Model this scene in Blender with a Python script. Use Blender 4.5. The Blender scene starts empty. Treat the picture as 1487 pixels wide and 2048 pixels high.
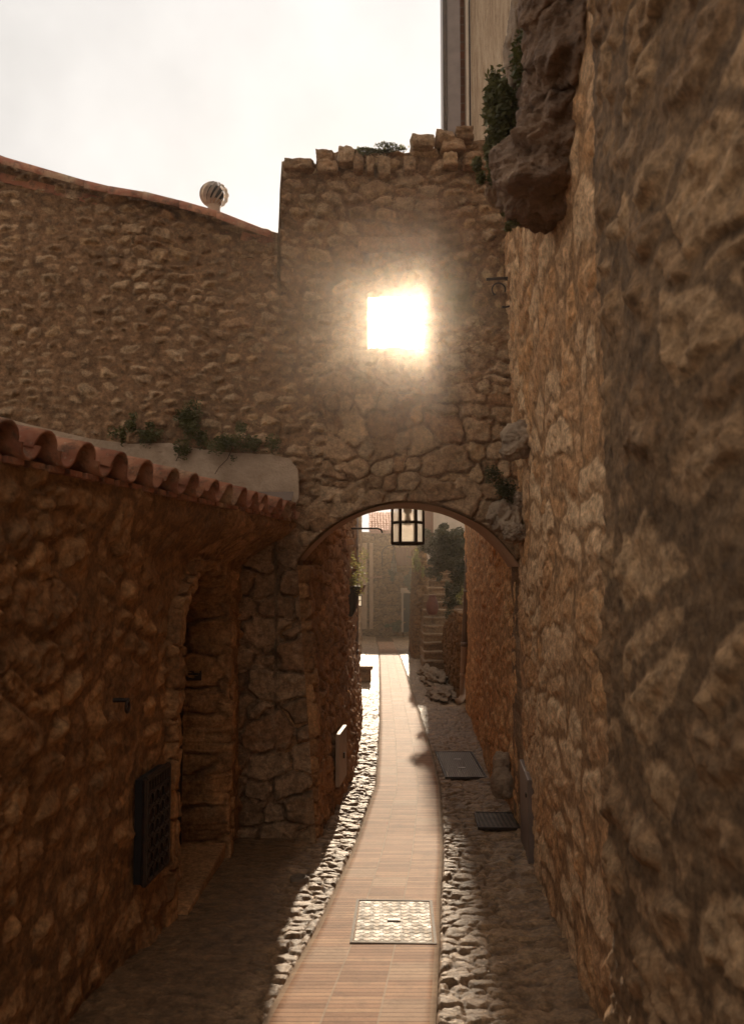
import bpy, bmesh, math, random
import numpy as np
from mathutils import Vector, Matrix, noise as mn
random.seed(7); np.random.seed(7)
R = math.radians
S = bpy.context.scene
# ------------------------------------------------------------------ camera
F = 1640.0; CX, CY = 743.5, 1024.0; TH = math.atan(116/1640.0)
cd = bpy.data.cameras.new('camera'); cam = bpy.data.objects.new('camera', cd)
S.collection.objects.link(cam); S.camera = cam
cam.location = (0, 0, 0); cam.rotation_euler = (R(90)+TH, 0, 0)
cd.sensor_fit = 'VERTICAL'; cd.lens = 35; cd.sensor_height = 2048*35/F
cd.clip_start = 0.05; cd.clip_end = 2000
cd.dof.use_dof = True; cd.dof.focus_distance = 10.5; cd.dof.aperture_fstop = 3.2
# ------------------------------------------------------------------ world, sun, exposure
SUN_PX = (836, 641)
sv = ((1024-SUN_PX[1])/F); su = (SUN_PX[0]-CX)/F
sd = Vector((su, math.cos(TH)-sv*math.sin(TH), math.sin(TH)+sv*math.cos(TH))).normalized()
ELEV = math.asin(sd.z); AZ = math.atan2(sd.x, sd.y)
W = bpy.data.worlds.new("World"); S.world = W; W.use_nodes = True
nt = W.node_tree; nt.nodes.clear()
wo = nt.nodes.new('ShaderNodeOutputWorld'); bg = nt.nodes.new('ShaderNodeBackground')
sky = nt.nodes.new('ShaderNodeTexSky'); sky.sky_type = 'NISHITA'; sky.sun_disc = False
sky.sun_elevation = ELEV; sky.sun_rotation = AZ; sky.dust_density = 3.0; sky.air_density = 1.0
hs = nt.nodes.new('ShaderNodeHueSaturation'); hs.inputs['Saturation'].default_value = 0.35
mx = nt.nodes.new('ShaderNodeMix'); mx.data_type = 'RGBA'; mx.blend_type = 'MULTIPLY'; mx.inputs[0].default_value = 1
mx.inputs[7].default_value = (0.94, 0.90, 0.86, 1)
# thin high cloud
tc = nt.nodes.new('ShaderNodeTexCoord'); cn = nt.nodes.new('ShaderNodeTexNoise'); cn.inputs['Scale'].default_value = 3.0; cn.inputs['Detail'].default_value = 7; cn.inputs['Roughness'].default_value = .55
cr = nt.nodes.new('ShaderNodeMapRange'); cr.inputs[1].default_value = .35; cr.inputs[2].default_value = .7; cr.inputs[3].default_value = .84; cr.inputs[4].default_value = 1.12
m2 = nt.nodes.new('ShaderNodeVectorMath'); m2.operation = 'SCALE'
nt.links.new(tc.outputs['Generated'], cn.inputs['Vector']); nt.links.new(cn.outputs['Fac'], cr.inputs[0])
cap = nt.nodes.new('ShaderNodeVectorMath'); cap.operation = 'MINIMUM'; cap.inputs[1].default_value = (5.2, 5.0, 4.8)
veil = nt.nodes.new('ShaderNodeMix'); veil.data_type = 'RGBA'; veil.inputs[0].default_value = .88; veil.inputs[7].default_value = (4.3, 4.3, 4.3, 1)
nt.links.new(sky.outputs[0], cap.inputs[0]); nt.links.new(cap.outputs[0], hs.inputs['Color']); nt.links.new(hs.outputs[0], veil.inputs[6]); nt.links.new(veil.outputs[2], mx.inputs[6])
nt.links.new(mx.outputs[2], m2.inputs[0]); nt.links.new(cr.outputs[0], m2.inputs['Scale'])
nt.links.new(m2.outputs[0], bg.inputs['Color']); nt.links.new(bg.outputs[0], wo.inputs[0])
bg.inputs['Strength'].default_value = 0.083
sl = bpy.data.lights.new('sun', 'SUN'); sl.energy = 2.1; sl.angle = R(0.5); sl.color = (1.0, 0.83, 0.62)
so = bpy.data.objects.new('sun', sl); S.collection.objects.link(so)
so.rotation_euler = (-sd).to_track_quat('-Z', 'Y').to_euler(); so.location = (3, 30, 20)
S.view_settings.view_transform = 'Standard'; S.view_settings.look = 'None'; S.view_settings.gamma = 1
S.view_settings.exposure = 1.5
S.cycles.volume_bounces = 0; S.cycles.max_bounces = 9; S.cycles.diffuse_bounces = 7; S.cycles.use_denoising = True
# ------------------------------------------------------------------ helpers
def P(px, py, Y):
    u = (px-CX)/F; v = (CY-py)/F
    d = Vector((u, math.cos(TH)-v*math.sin(TH), math.sin(TH)+v*math.cos(TH)))
    return d*(Y/d.y)
_GY = [-6, 0, 3, 5, 6.9, 9, 16, 22, 30, 38, 52, 60]; _GZ = [-2.1, -2.36, -2.47, -2.565, -2.70, -2.85, -2.99, -3.08, -3.27, -3.55, -4.2, -4.4]
def gz(y): return np.interp(y, _GY, _GZ)
def G(px, py):
    lo, hi = 2.0, 59.0
    for _ in range(40):
        m = (lo+hi)/2
        if P(px, py, m).z < gz(m): hi = m
        else: lo = m
    return P(px, py, lo)
def h2(ix, iy, s):
    x = (ix.astype(np.int64)*374761393 + iy.astype(np.int64)*668265263 + int(s)*1442695041) & 0xffffffff
    x = ((x ^ (x >> 13))*1274126177) & 0xffffffff
    x = ((x ^ (x >> 16))*2246822519) & 0xffffffff
    return ((x ^ (x >> 15)) & 0xffffff)/float(0x1000000)
def vn(x, y, s=0):
    ix = np.floor(x); iy = np.floor(y); fx = x-ix; fy = y-iy
    fx = fx*fx*(3-2*fx); fy = fy*fy*(3-2*fy)
    a = h2(ix, iy, s); b = h2(ix+1, iy, s); c = h2(ix, iy+1, s); d = h2(ix+1, iy+1, s)
    return (a*(1-fx)+b*fx)*(1-fy)+(c*(1-fx)+d*fx)*fy
def fbm(x, y, s=0, o=4, g=.5):
    t = 0; a = 1; n = 0
    for k in range(o):
        t = t+a*vn(x*2**k+k*17.3, y*2**k-k*9.1, s+k*31); n += a; a *= g
    return t/n
def ss(a, b, x):
    t = np.clip((x-a)/(b-a), 0, 1); return t*t*(3-2*t)
def cells(u, v, sx, sy, seed, jit=.38, pw=3.4, wv=.5):
    """blocky power-Voronoi of stones laid in rough courses; returns edge, random, random2, local coordinates"""
    r0 = np.floor(v/sy)
    F1 = np.full(u.shape, 9.); F2 = np.full(u.shape, 9.); rid = np.zeros(u.shape); rid2 = np.zeros(u.shape)
    lx = np.zeros(u.shape); ly = np.zeros(u.shape)
    for dj in (-1, 0, 1):
        j = r0+dj
        off = h2(j, j*0+5, seed+3)
        c0 = np.floor(u/sx-off)
        for di in (-2, -1, 0, 1, 2):
            i = c0+di
            a = h2(i, j, seed+11); b = h2(i, j, seed+12); w = h2(i, j, seed+13)
            x = (i+.5+off+(a-.5)*2*jit)*sx; y = (j+.5+(b-.5)*2*jit*.8)*sy
            dx = np.abs(u-x)/sx; dy = np.abs(v-y)/sy
            d = (dx**pw+dy**pw)**(1/pw)-wv*(w-.5)
            lt = d < F1
            F2 = np.where(lt, F1, np.minimum(F2, d)); rid = np.where(lt, h2(i, j, seed+14), rid); rid2 = np.where(lt, h2(i, j, seed+15), rid2)
            lx = np.where(lt, (u-x)/sx, lx); ly = np.where(lt, (v-y)/sy, ly)
            F1 = np.where(lt, d, F1)
    return F2-F1, rid, rid2, lx, ly
def rubble(u, v, sx=.26, sy=.17, seed=1, depth=.045, joint=.10, cover=0., rough=.012, gallets=True, tilt=.03, warp=.05, lwk=1.):
    """height, random tone, mortar mask of a rubble stone face"""
    lw = sx*1.5*lwk
    wu = u+(fbm(u*.9, v*.9, seed+54, 2)-.5)*lw*1.6+(fbm(u*3.1, v*3.1, seed+50, 3)-.5)*warp*2+(fbm(u*14, v*14, seed+52, 2)-.5)*.03
    wv_ = v+(fbm(u*.8, v*.9, seed+64, 2)-.5)*sy*2.4*lwk+(fbm(u*3.1, v*3.1, seed+60, 3)-.5)*warp*2+(fbm(u*14, v*14, seed+62, 2)-.5)*.03
    e, r1, r2, lx, ly = cells(wu, wv_, sx, sy, seed)
    cov = cover*(fbm(u*.9, v*.9, seed+90, 3)*2.2-.25) + (r2-.5)*cover*.9
    jn = joint+np.clip(cov, 0, 3)*.5
    st = ss(jn*.5, jn+.055, e)**.75
    h = st*depth*(.55+.9*r2)+st*tilt*((r1-.5)*lx*2+(r2-.6)*ly*2)
    mort = 1-ss(jn*.3, jn*.3+.1, e)
    rnd = r1
    if gallets:
        e3, g1, g2, _, _ = cells(wu, wv_, sx*.36, sy*.42, seed+200)
        s3 = ss(.08, .26, e3)*(g2 > .35)*ss(.3, .8, mort)*(cov < .55)
        h = h+s3*depth*.55; rnd = np.where(s3 > .25, g1, rnd); mort = mort*(1-s3*.85)
    fc = 1-np.abs(2*fbm(u*5.5+r1*9, v*5.5, seed+75, 2)-1)
    h = h+(fc-.7)*.022*st+(fbm(u*26, v*26, seed+77, 2)-.5)*.012
    h = h+(fbm(u*11, v*11, seed+70, 4, .6)-.5)*rough*2*(.5+st)+(fbm(u*1.2, v*1.2, seed+80, 3)-.5)*.06
    return h, rnd, np.clip(mort, 0, 1)
def link(o, parent=None):
    S.collection.objects.link(o)
    if parent is not None:
        o.parent = parent; o.matrix_parent_inverse = Matrix.Translation(-parent.location)
    return o
def np_mesh(name, V, Q, mat, parent=None, attrs=None, smooth=True, T=None):
    me = bpy.data.meshes.new(name)
    V = np.asarray(V, dtype=np.float32); Q = np.asarray(Q, dtype=np.int32)
    nq = len(Q); k = Q.shape[1]
    me.vertices.add(len(V)); me.vertices.foreach_set('co', V.ravel())
    me.loops.add(nq*k); me.loops.foreach_set('vertex_index', Q.ravel())
    me.polygons.add(nq); me.polygons.foreach_set('loop_start', np.arange(0, nq*k, k, dtype=np.int32))
    try: me.polygons.foreach_set('loop_total', np.full(nq, k, dtype=np.int32))
    except Exception: pass
    me.polygons.foreach_set('use_smooth', np.full(nq, smooth, dtype=bool))
    for an, av in (attrs or {}).items():
        a = me.attributes.new(an, 'FLOAT', 'POINT'); a.data.foreach_set('value', np.asarray(av, dtype=np.float32))
    me.update(calc_edges=True); me.validate()
    me.materials.append(mat)
    return link(bpy.data.objects.new(name, me), parent)
def thing(name, label, cat, loc, group=None):
    o = bpy.data.objects.new(name, None); S.collection.objects.link(o); o.location = loc
    o.empty_display_size = .2
    o['label'] = label; o['category'] = cat
    if group: o['group'] = group
    return o
def tag(o, label, cat, group=None):
    o['label'] = label; o['category'] = cat
    if group: o['group'] = group
    return o
def struct(o): o['kind'] = 'structure'; return o
def bm_obj(name, bm, mat, parent=None, smooth=False):
    me = bpy.data.meshes.new(name); bm.normal_update(); bm.to_mesh(me); bm.free()
    me.materials.append(mat)
    if smooth: me.polygons.foreach_set('use_smooth', [True]*len(me.polygons))
    return link(bpy.data.objects.new(name, me), parent)
def box(bm, c, s, rz=0, bevel=0, M=None):
    r = bmesh.ops.create_cube(bm, size=1)
    vs = r['verts']
    bmesh.ops.scale(bm, vec=s, verts=vs)
    if bevel:
        es = list({e for v in vs for e in v.link_edges})
        rb = bmesh.ops.bevel(bm, geom=es, offset=bevel, segments=2, affect='EDGES', profile=.6)
        vs = list({v for f in rb['faces'] for v in f.verts} | {v for v in vs if v.is_valid})
    if rz: bmesh.ops.rotate(bm, verts=vs, cent=(0, 0, 0), matrix=Matrix.Rotation(rz, 3, 'Z'))
    if M is not None: bmesh.ops.transform(bm, matrix=M, verts=vs)
    bmesh.ops.translate(bm, vec=c, verts=vs)
    return vs
def tube(bm, pts, r, n=10, cap=True):
    pts = [Vector(p) for p in pts]; rs = r if isinstance(r, (list, tuple)) else [r]*len(pts)
    rings = []; prev = None
    for i, p in enumerate(pts):
        t = (pts[min(i+1, len(pts)-1)]-pts[max(i-1, 0)]).normalized()
        if prev is None:
            a = Vector((0, 0, 1)) if abs(t.z) < .9 else Vector((1, 0, 0))
            x = t.cross(a).normalized()
        else:
            x = (prev-t*prev.dot(t)).normalized()
        prev = x; y = t.cross(x)
        rings.append([bm.verts.new(p+(x*math.cos(2*math.pi*k/n)+y*math.sin(2*math.pi*k/n))*rs[i]) for k in range(n)])
    for a, b in zip(rings, rings[1:]):
        for k in range(n): bm.faces.new((a[k], a[(k+1) % n], b[(k+1) % n], b[k]))
    if cap:
        bm.faces.new(rings[0][::-1]); bm.faces.new(rings[-1])
def lathe(bm, prof, c, n=24):
    rings = []
    for r, z in prof: rings.append([bm.verts.new((c[0]+r*math.cos(2*math.pi*k/n), c[1]+r*math.sin(2*math.pi*k/n), c[2]+z)) for k in range(n)])
    for a, b in zip(rings, rings[1:]):
        for k in range(n): bm.faces.new((a[k], a[(k+1) % n], b[(k+1) % n], b[k]))
    bm.faces.new(rings[0][::-1]); bm.faces.new(rings[-1])
def rock_bm(bm, c, rad, seed=0, amp=.22, sub=5, box_=.0, fr=1.3):
    r = bmesh.ops.create_icosphere(bm, subdivisions=sub, radius=1)
    off = Vector((seed*7.31, seed*3.7, -seed*5.1))
    for v in r['verts']:
        p = v.co.normalized()
        if box_:
            m = max(abs(p.x), abs(p.y), abs(p.z)); p = p.lerp(p/m*.86, box_)
        q = v.co.normalized()
        n1 = mn.fractal(q*fr+off, 1.0, 2.0, 5); n2 = mn.fractal(q*5+off, .8, 2.1, 4)
        n3 = 1-2*abs(mn.noise(q*2.6+off*2)*1.6)
        n5 = 1-2*abs(mn.noise(q*6.5+off*3)*1.6)
        d = 1+amp*n1*1.2+amp*.22*n2-amp*.32*max(n3-.55, 0)*2-amp*.12*max(n5-.5, 0)*2
        v.co = Vector((p.x*rad[0]*d, p.y*rad[1]*d, p.z*rad[2]*d))+Vector(c)
# ------------------------------------------------------------------ materials
class NT:
    def __init__(s, name):
        s.m = bpy.data.materials.new(name); s.m.use_nodes = True; s.t = s.m.node_tree; s.t.nodes.clear()
        s.out = s.t.nodes.new('ShaderNodeOutputMaterial'); s.b = s.t.nodes.new('ShaderNodeBsdfPrincipled')
        s.t.links.new(s.b.outputs[0], s.out.inputs[0]); s.g = s.t.nodes.new('ShaderNodeNewGeometry')
    def n(s, ty, **k):
        o = s.t.nodes.new(ty)
        for a, v in k.items(): setattr(o, a, v)
        return o
    def l(s, a, b): s.t.links.new(a, b)
    def noise(s, sc, det=6, ro=.6, vec=None, sxyz=None):
        n = s.n('ShaderNodeTexNoise'); n.inputs['Scale'].default_value = sc; n.inputs['Detail'].default_value = det; n.inputs['Roughness'].default_value = ro
        v = vec or s.g.outputs['Position']
        if sxyz:
            mp = s.n('ShaderNodeMapping'); mp.inputs['Scale'].default_value = sxyz; s.l(v, mp.inputs[0]); v = mp.outputs[0]
        s.l(v, n.inputs['Vector']); return n.outputs['Fac']
    def rng(s, v, a, b, c=0, d=1):
        n = s.n('ShaderNodeMapRange'); s.l(v, n.inputs[0])
        for i, x in enumerate((a, b, c, d)): n.inputs[i+1].default_value = x
        return n.outputs[0]
    def ramp(s, v, cols):
        n = s.n('ShaderNodeValToRGB'); e = n.color_ramp.elements
        while len(e) < len(cols): e.new(.5)
        for i, (p, c) in enumerate(cols): e[i].position = p; e[i].color = (*c, 1)
        s.l(v, n.inputs[0]); return n.outputs[0]
    def mix(s, f, a, b, mode='MIX'):
        n = s.n('ShaderNodeMix', data_type='RGBA', blend_type=mode)
        for i, x in ((0, f), (6, a), (7, b)):
            if isinstance(x, (int, float)): n.inputs[i].default_value = x
            elif isinstance(x, tuple): n.inputs[i].default_value = (*x, 1)
            else: s.l(x, n.inputs[i])
        return n.outputs[2]
    def math(s, op, a, b=0.):
        n = s.n('ShaderNodeMath', operation=op)
        for i, x in ((0, a), (1, b)):
            if isinstance(x, (int, float)): n.inputs[i].default_value = x
            else: s.l(x, n.inputs[i])
        return n.outputs[0]
    def bump(s, h, st=.5, d=.02, prev=None):
        n = s.n('ShaderNodeBump'); n.inputs['Strength'].default_value = st; n.inputs['Distance'].default_value = d
        s.l(h, n.inputs['Height'])
        if prev: s.l(prev, n.inputs['Normal'])
        return n.outputs[0]
    def col(s, x):
        if isinstance(x, tuple): s.b.inputs['Base Color'].default_value = (*x, 1)
        else: s.l(x, s.b.inputs['Base Color'])
    def attr(s, a): n = s.n('ShaderNodeAttribute', attribute_name=a); return n.outputs['Fac']
def stone_mat(name, tones, mortar, rough=.88, bs=1., lich=.5, fine=34, spec=.25, lichc=(.42, .33, .24), dark=(.075, .048, .03), dk=.55):
    m = NT(name)
    base = m.ramp(m.attr('srand'), [(i/(len(tones)-1), t) for i, t in enumerate(tones)])
    n1 = m.noise(2.2, 7, .62); n2 = m.noise(fine, 6, .7); n3 = m.noise(7.5, 8, .65)
    c = m.mix(m.rng(n1, .3, .7), base, m.mix(dk, base, dark), 'MIX')
    c = m.mix(m.math('MULTIPLY', m.rng(n3, .52, .66), lich), c, lichc)
    mo = m.mix(m.rng(n3, .35, .65), mortar, tuple(x*.55 for x in mortar))
    c = m.mix(m.attr('mort'), c, mo)
    c = m.mix(m.rng(n2, .3, .75, .55, 1.25), (0, 0, 0), c, 'MIX')
    sp = m.rng(m.noise(fine*2.2, 3, .8), .60, .72)
    c = m.mix(m.math('MULTIPLY', sp, .45), c, dark)
    n4 = m.noise(13, 9, .82); k4 = m.n('ShaderNodeVectorMath', operation='SCALE'); m.l(c, k4.inputs[0]); m.l(m.rng(n4, .36, .64, .5, 1.42), k4.inputs['Scale']); c = m.mix(1.0, k4.outputs[0], (1.12, .97, .77), 'MULTIPLY')
    m.col(c); m.b.inputs['Roughness'].default_value = rough; m.b.inputs['Specular IOR Level'].default_value = spec
    nb = m.bump(n3, .7*bs, .04); nb = m.bump(n4, .7*bs, .02, nb); nb = m.bump(n2, .7*bs, .010, nb)
    m.l(nb, m.b.inputs['Normal']); return m.m
def plain_mat(name, c1, c2=None, rough=.7, sc=8, metal=0, bs=.3, bd=.01, spec=.4, sxyz=None):
    m = NT(name); n = m.noise(sc, 7, .65, sxyz=sxyz)
    m.col(m.mix(m.rng(n, .35, .65), c1, c2 or tuple(x*.7 for x in c1)))
    m.b.inputs['Roughness'].default_value = rough; m.b.inputs['Metallic'].default_value = metal; m.b.inputs['Specular IOR Level'].default_value = spec
    m.l(m.bump(m.noise(sc*5, 5, .7), bs, bd), m.b.inputs['Normal']); return m.m
RUB = [(.29, .175, .105), (.47, .325, .215), (.23, .14, .08), (.56, .41, .285), (.36, .21, .12), (.43, .31, .21), (.50, .33, .195)]
M_rub = stone_mat('rubble_stone', RUB, (.27, .165, .10), lich=.45)
M_old = stone_mat('weathered_rubble', [(.30, .19, .115), (.46, .32, .20), (.22, .14, .085), (.36, .24, .145)], (.20, .125, .075), lich=.5)
M_near = stone_mat('house_stone', [(.46, .255, .12), (.60, .35, .175), (.34, .18, .085), (.53, .30, .14)], (.33, .18, .085), lich=.2)
M_right = stone_mat('flush_limestone', [(.68, .45, .285), (.76, .55, .37), (.58, .35, .20), (.64, .38, .20)], (.50, .31, .175), lich=.4, lichc=(.8, .62, .44), bs=1.1, dk=.15)
M_pil = stone_mat('dark_rough_stone', [(.33, .21, .125), (.50, .34, .21), (.25, .155, .09), (.40, .26, .15)], (.25, .165, .10), lich=.45, lichc=(.46, .33, .22), dk=.35)
M_far = stone_mat('far_rubble', [(.30, .18, .09), (.42, .27, .145), (.22, .13, .065)], (.15, .09, .05), lich=.3, fine=18)
M_cob = stone_mat('cobbles', [(.37, .25, .15), (.47, .33, .215), (.28, .18, .105), (.4, .275, .17)], (.22, .14, .078), rough=.55, lich=.25, spec=.3, bs=.9)
M_rock = plain_mat('brown_rock', (.36, .215, .125), (.17, .10, .06), .9, 4.5, bs=1., bd=.07, sxyz=(1, 1, 2.2))
M_rock2 = plain_mat('pale_rock', (.40, .275, .17), (.20, .13, .08), .85, 5, bs=.9, bd=.03)
M_iron = plain_mat('dark_iron', (.035, .026, .02), (.07, .04, .025), .55, 20, .6, .2)
M_wood = plain_mat('old_wood', (.13, .07, .035), (.07, .035, .018), .75, 4, bs=.5, sxyz=(8, 8, .6))
M_shut = plain_mat('brown_shutter_wood', (.22, .10, .05), (.15, .065, .032), .7, 4, bs=.4, sxyz=(8, 8, .6))
def tile_mat():
    m = NT('terracotta_tile'); a_ = m.noise(2.6, 2, .5); b_ = m.noise(11, 8, .75); d_ = m.noise(40, 4, .7)
    c = m.ramp(a_, [(.32, (.34, .12, .06)), (.45, (.46, .20, .10)), (.55, (.30, .10, .05)), (.68, (.50, .32, .18))])
    c = m.mix(m.rng(b_, .48, .62, 0, .75), c, (.10, .06, .035)); c = m.mix(m.rng(d_, .6, .7, 0, .5), c, (.5, .4, .26)); m.col(c)
    m.b.inputs['Roughness'].default_value = .9; m.l(m.bump(b_, .5, .02, m.bump(d_, .5, .006)), m.b.inputs['Normal']); return m.m
M_tile = tile_mat()
M_tile_far = plain_mat('pale_terracotta', (.52, .27, .2), (.42, .2, .14), .8, 2.5, bs=.5)
M_terra = plain_mat('terracotta_pot', (.19, .05, .026), (.13, .036, .02), .6, 6)
M_plas = plain_mat('rough_plaster', (.50, .35, .23), (.33, .22, .135), .9, 3.5, bs=1., bd=.04)
M_soff = plain_mat('lime_render', (.56, .36, .22), (.45, .28, .17), .9, 3, bs=.6, bd=.02)
M_cream = plain_mat('cream_render', (.6, .47, .34), (.5, .38, .27), .9, 3)
M_zinc = plain_mat('painted_downpipe', (.22, .155, .12), (.17, .12, .09), .45, 5, .3, .1)
M_zinc2 = plain_mat('tan_downpipe', (.42, .27, .16), (.36, .22, .13), .5, 5, 0, .1)
M_steel = plain_mat('bright_steel', (.55, .48, .41), (.35, .29, .24), .3, 12, 1., .1)
M_rim = plain_mat('worn_rim', (.20, .14, .09), (.12, .08, .05), .75, 9)
M_box = plain_mat('panel_paint', (.42, .28, .175), (.34, .22, .135), .6, 4, bs=.1)
M_dark = plain_mat('shade_and_door_black', (.02, .013, .009), (.012, .008, .006), .9)  # painted shade in grille opening and vent core; also the far door
M_brick = None
def leaf_mat(name, c1, c2, tr=.35):
    m = NT(name); oi = m.noise(9, 3, .5)
    c = m.mix(m.rng(oi, .35, .65), c1, c2); m.col(c); m.b.inputs['Roughness'].default_value = .5
    t = m.n('ShaderNodeBsdfTranslucent'); m.l(c, t.inputs[0]); x = m.n('ShaderNodeMixShader'); x.inputs[0].default_value = tr
    m.l(m.b.outputs[0], x.inputs[1]); m.l(t.outputs[0], x.inputs[2]); m.l(x.outputs[0], m.out.inputs[0]); return m.m
M_leaf = leaf_mat('dark_leaves', (.075, .07, .018), (.13, .115, .03))
M_leafd = leaf_mat('deep_leaves', (.05, .042, .012), (.085, .07, .02), .3)
M_leafy = leaf_mat('yellow_leaves', (.35, .30, .09), (.22, .22, .07), .6)
def tex_mat_smooth_wall():
    m = NT('ochre_render'); n1 = m.noise(1.9, 9, .75, sxyz=(1, 1, .4)); n2 = m.noise(18, 6, .75)
    c = m.ramp(n1, [(.3, (.34, .18, .085)), (.45, (.62, .36, .18)), (.58, (.74, .47, .26)), (.72, (.44, .26, .14))])
    c = m.mix(m.math('MULTIPLY', m.rng(n2, .56, .68), .6), c, (.12, .075, .045)); m.col(c)
    m.b.inputs['Roughness'].default_value = .9
    m.l(m.bump(n2, .8, .02, m.bump(m.noise(4, 6, .6), .6, .06)), m.b.inputs['Normal']); return m.m
M_och = tex_mat_smooth_wall()
# ------------------------------------------------------------------ wall builder
def wall(name, plan, zb, zt, res, mat, field, parent=None, side=1, thick=.5, holes=None, disp_scale=1., off=None, splay=None, rim_rough=0):
    """plan: list of (x,y); face looks to the left of the direction of travel * side. zt, zb: number or function of s"""
    pl = np.array(plan, float); seg = np.hypot(*np.diff(pl, axis=0).T); cum = np.r_[0, np.cumsum(seg)]
    L = cum[-1]; ns = int(L/res)+2
    s = np.linspace(0, L, ns)
    fzt = zt if callable(zt) else (lambda q: np.full_like(q, zt)); fzb = zb if callable(zb) else (lambda q: np.full_like(q, zb))
    top = fzt(s); bot = fzb(s); nz = int((top.max()-bot.min())/res)+2
    t = np.linspace(0, 1, nz)
    SS, TT = np.meshgrid(s, t, indexing='ij')
    ZZ = bot[:, None]+(top-bot)[:, None]*TT
    inside = None
    if holes:
        f = holes(SS, ZZ); e = 1e-3
        gx = (holes(SS+e, ZZ)-f)/e; gy = (holes(SS, ZZ+e)-f)/e; gl = np.maximum(gx**2+gy**2, 1e-6)
        near = (f < 0) & (f > -res*.8)
        SS = np.where(near, SS-f*gx/gl, SS); ZZ = np.where(near, ZZ-f*gy/gl, ZZ)
        inside = (f < 0) & ~near
    def place(sq, zq, d):
        sc = np.clip(sq, 0, L)
        x = np.interp(sc, cum, pl[:, 0]); y = np.interp(sc, cum, pl[:, 1])
        ex = .12
        tx = np.interp(np.clip(sc+ex, 0, L), cum, pl[:, 0])-np.interp(np.clip(sc-ex, 0, L), cum, pl[:, 0])
        ty = np.interp(np.clip(sc+ex, 0, L), cum, pl[:, 1])-np.interp(np.clip(sc-ex, 0, L), cum, pl[:, 1])
        l = np.hypot(tx, ty)+1e-9; nx = -ty/l*side; ny = tx/l*side
        o = off(sq, zq) if off else 0
        return np.stack([x+nx*(d+o), y+ny*(d+o), zq], -1)
    h, rnd, mort = field(SS, ZZ); h = h*disp_scale
    V = place(SS, ZZ, h).reshape(-1, 3)
    idx = np.arange(ns*nz).reshape(ns, nz)
    Q = np.stack([idx[:-1, :-1], idx[1:, :-1], idx[1:, 1:], idx[:-1, 1:]], -1).reshape(-1, 4)
    if inside is not None:
        ins = inside.reshape(-1); Q = Q[~ins[Q].any(1)]
    if side > 0: Q = Q[:, ::-1]
    # rim: extrude all boundary edges back
    E = np.concatenate([Q[:, [0, 1]], Q[:, [1, 2]], Q[:, [2, 3]], Q[:, [3, 0]]]); Es = np.sort(E, 1)
    key = Es[:, 0].astype(np.int64)*(len(V)+1)+Es[:, 1]; _, inv, cnt = np.unique(key, return_inverse=True, return_counts=True)
    B = E[cnt[inv.ravel()] == 1]
    bv, binv = np.unique(B, return_inverse=True); binv = binv.reshape(B.shape)
    bs, bz = SS.reshape(-1)[bv], ZZ.reshape(-1)[bv]
    n0 = len(V); parts = [V]; quads = [Q]; lays = [0, 1, 2, 3, 4] if rim_rough else [0, 1]
    A1 = [rnd.reshape(-1)]; A2 = [mort.reshape(-1)]
    prev = bv[binv]
    nl = int(thick/.03) if rim_rough else 1
    hb = h.reshape(-1)[bv]
    ra, rm_ = rnd.reshape(-1)[bv], mort.reshape(-1)[bv]*0+.35
    for k in range(1, nl+1):
        q = k/nl; s2, z2 = bs, bz
        if splay: s2, z2 = splay(bs, bz, q)
        if rim_rough:
            f0 = holes(bs, bz); e = 1e-3; gx = (holes(bs+e, bz)-f0)/e; gy = (holes(bs, bz+e)-f0)/e
            w_ = np.abs(f0) < .05; c1 = np.where(np.abs(gx) > np.abs(gy), bz, bs)
            hh, ra, rm_ = rubble(c1, q*thick+c1*0, .30, .5, 977, .06, .06, 0, .016, False, .02, .03, .1)
            hh = np.where(w_, hh*min(1, 4*q), 0); s2 = s2-gx*hh; z2 = z2-gy*hh
        d = hb*(1-q)-thick*q
        pk = place(s2, z2, d)
        cur = np.arange(len(bv))+sum(len(p) for p in parts); parts.append(pk); c2 = cur[binv]
        quads.append(np.stack([prev[:, 1], prev[:, 0], c2[:, 0], c2[:, 1]], -1)); prev = c2
        A1.append(ra); A2.append(rm_)
    # back sheet, coarse
    st = 6; si = np.unique(np.r_[np.arange(0, ns, st), ns-1]); zi = np.unique(np.r_[np.arange(0, nz, st), nz-1])
    S2, Z2 = SS[np.ix_(si, zi)], ZZ[np.ix_(si, zi)]
    S2o, Z2o = (S2, Z2)
    Vb = place(S2o, Z2o, -thick*np.ones_like(S2)).reshape(-1, 3); base = sum(len(p) for p in parts)
    ib = np.arange(len(si)*len(zi)).reshape(len(si), len(zi))+base
    Qb = np.stack([ib[:-1, :-1], ib[1:, :-1], ib[1:, 1:], ib[:-1, 1:]], -1).reshape(-1, 4)
    if holes:
        if splay:
            # widen the hole on the back
            fb = np.minimum(holes(S2, Z2), holes_back(S2, Z2))
        else: fb = holes(S2, Z2)
        Qb = Qb[~(fb.reshape(-1)[Qb-base] < 0).any(1)]
    if side < 0: Qb = Qb[:, ::-1]
    parts.append(Vb); quads.append(Qb); A1.append(np.full(len(Vb), .5)); A2.append(np.full(len(Vb), .5))
    return np_mesh(name, np.concatenate(parts), np.concatenate(quads), mat, parent, {'srand': np.concatenate(A1), 'mort': np.concatenate(A2)})
holes_back = lambda s, z: s*0+1
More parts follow.
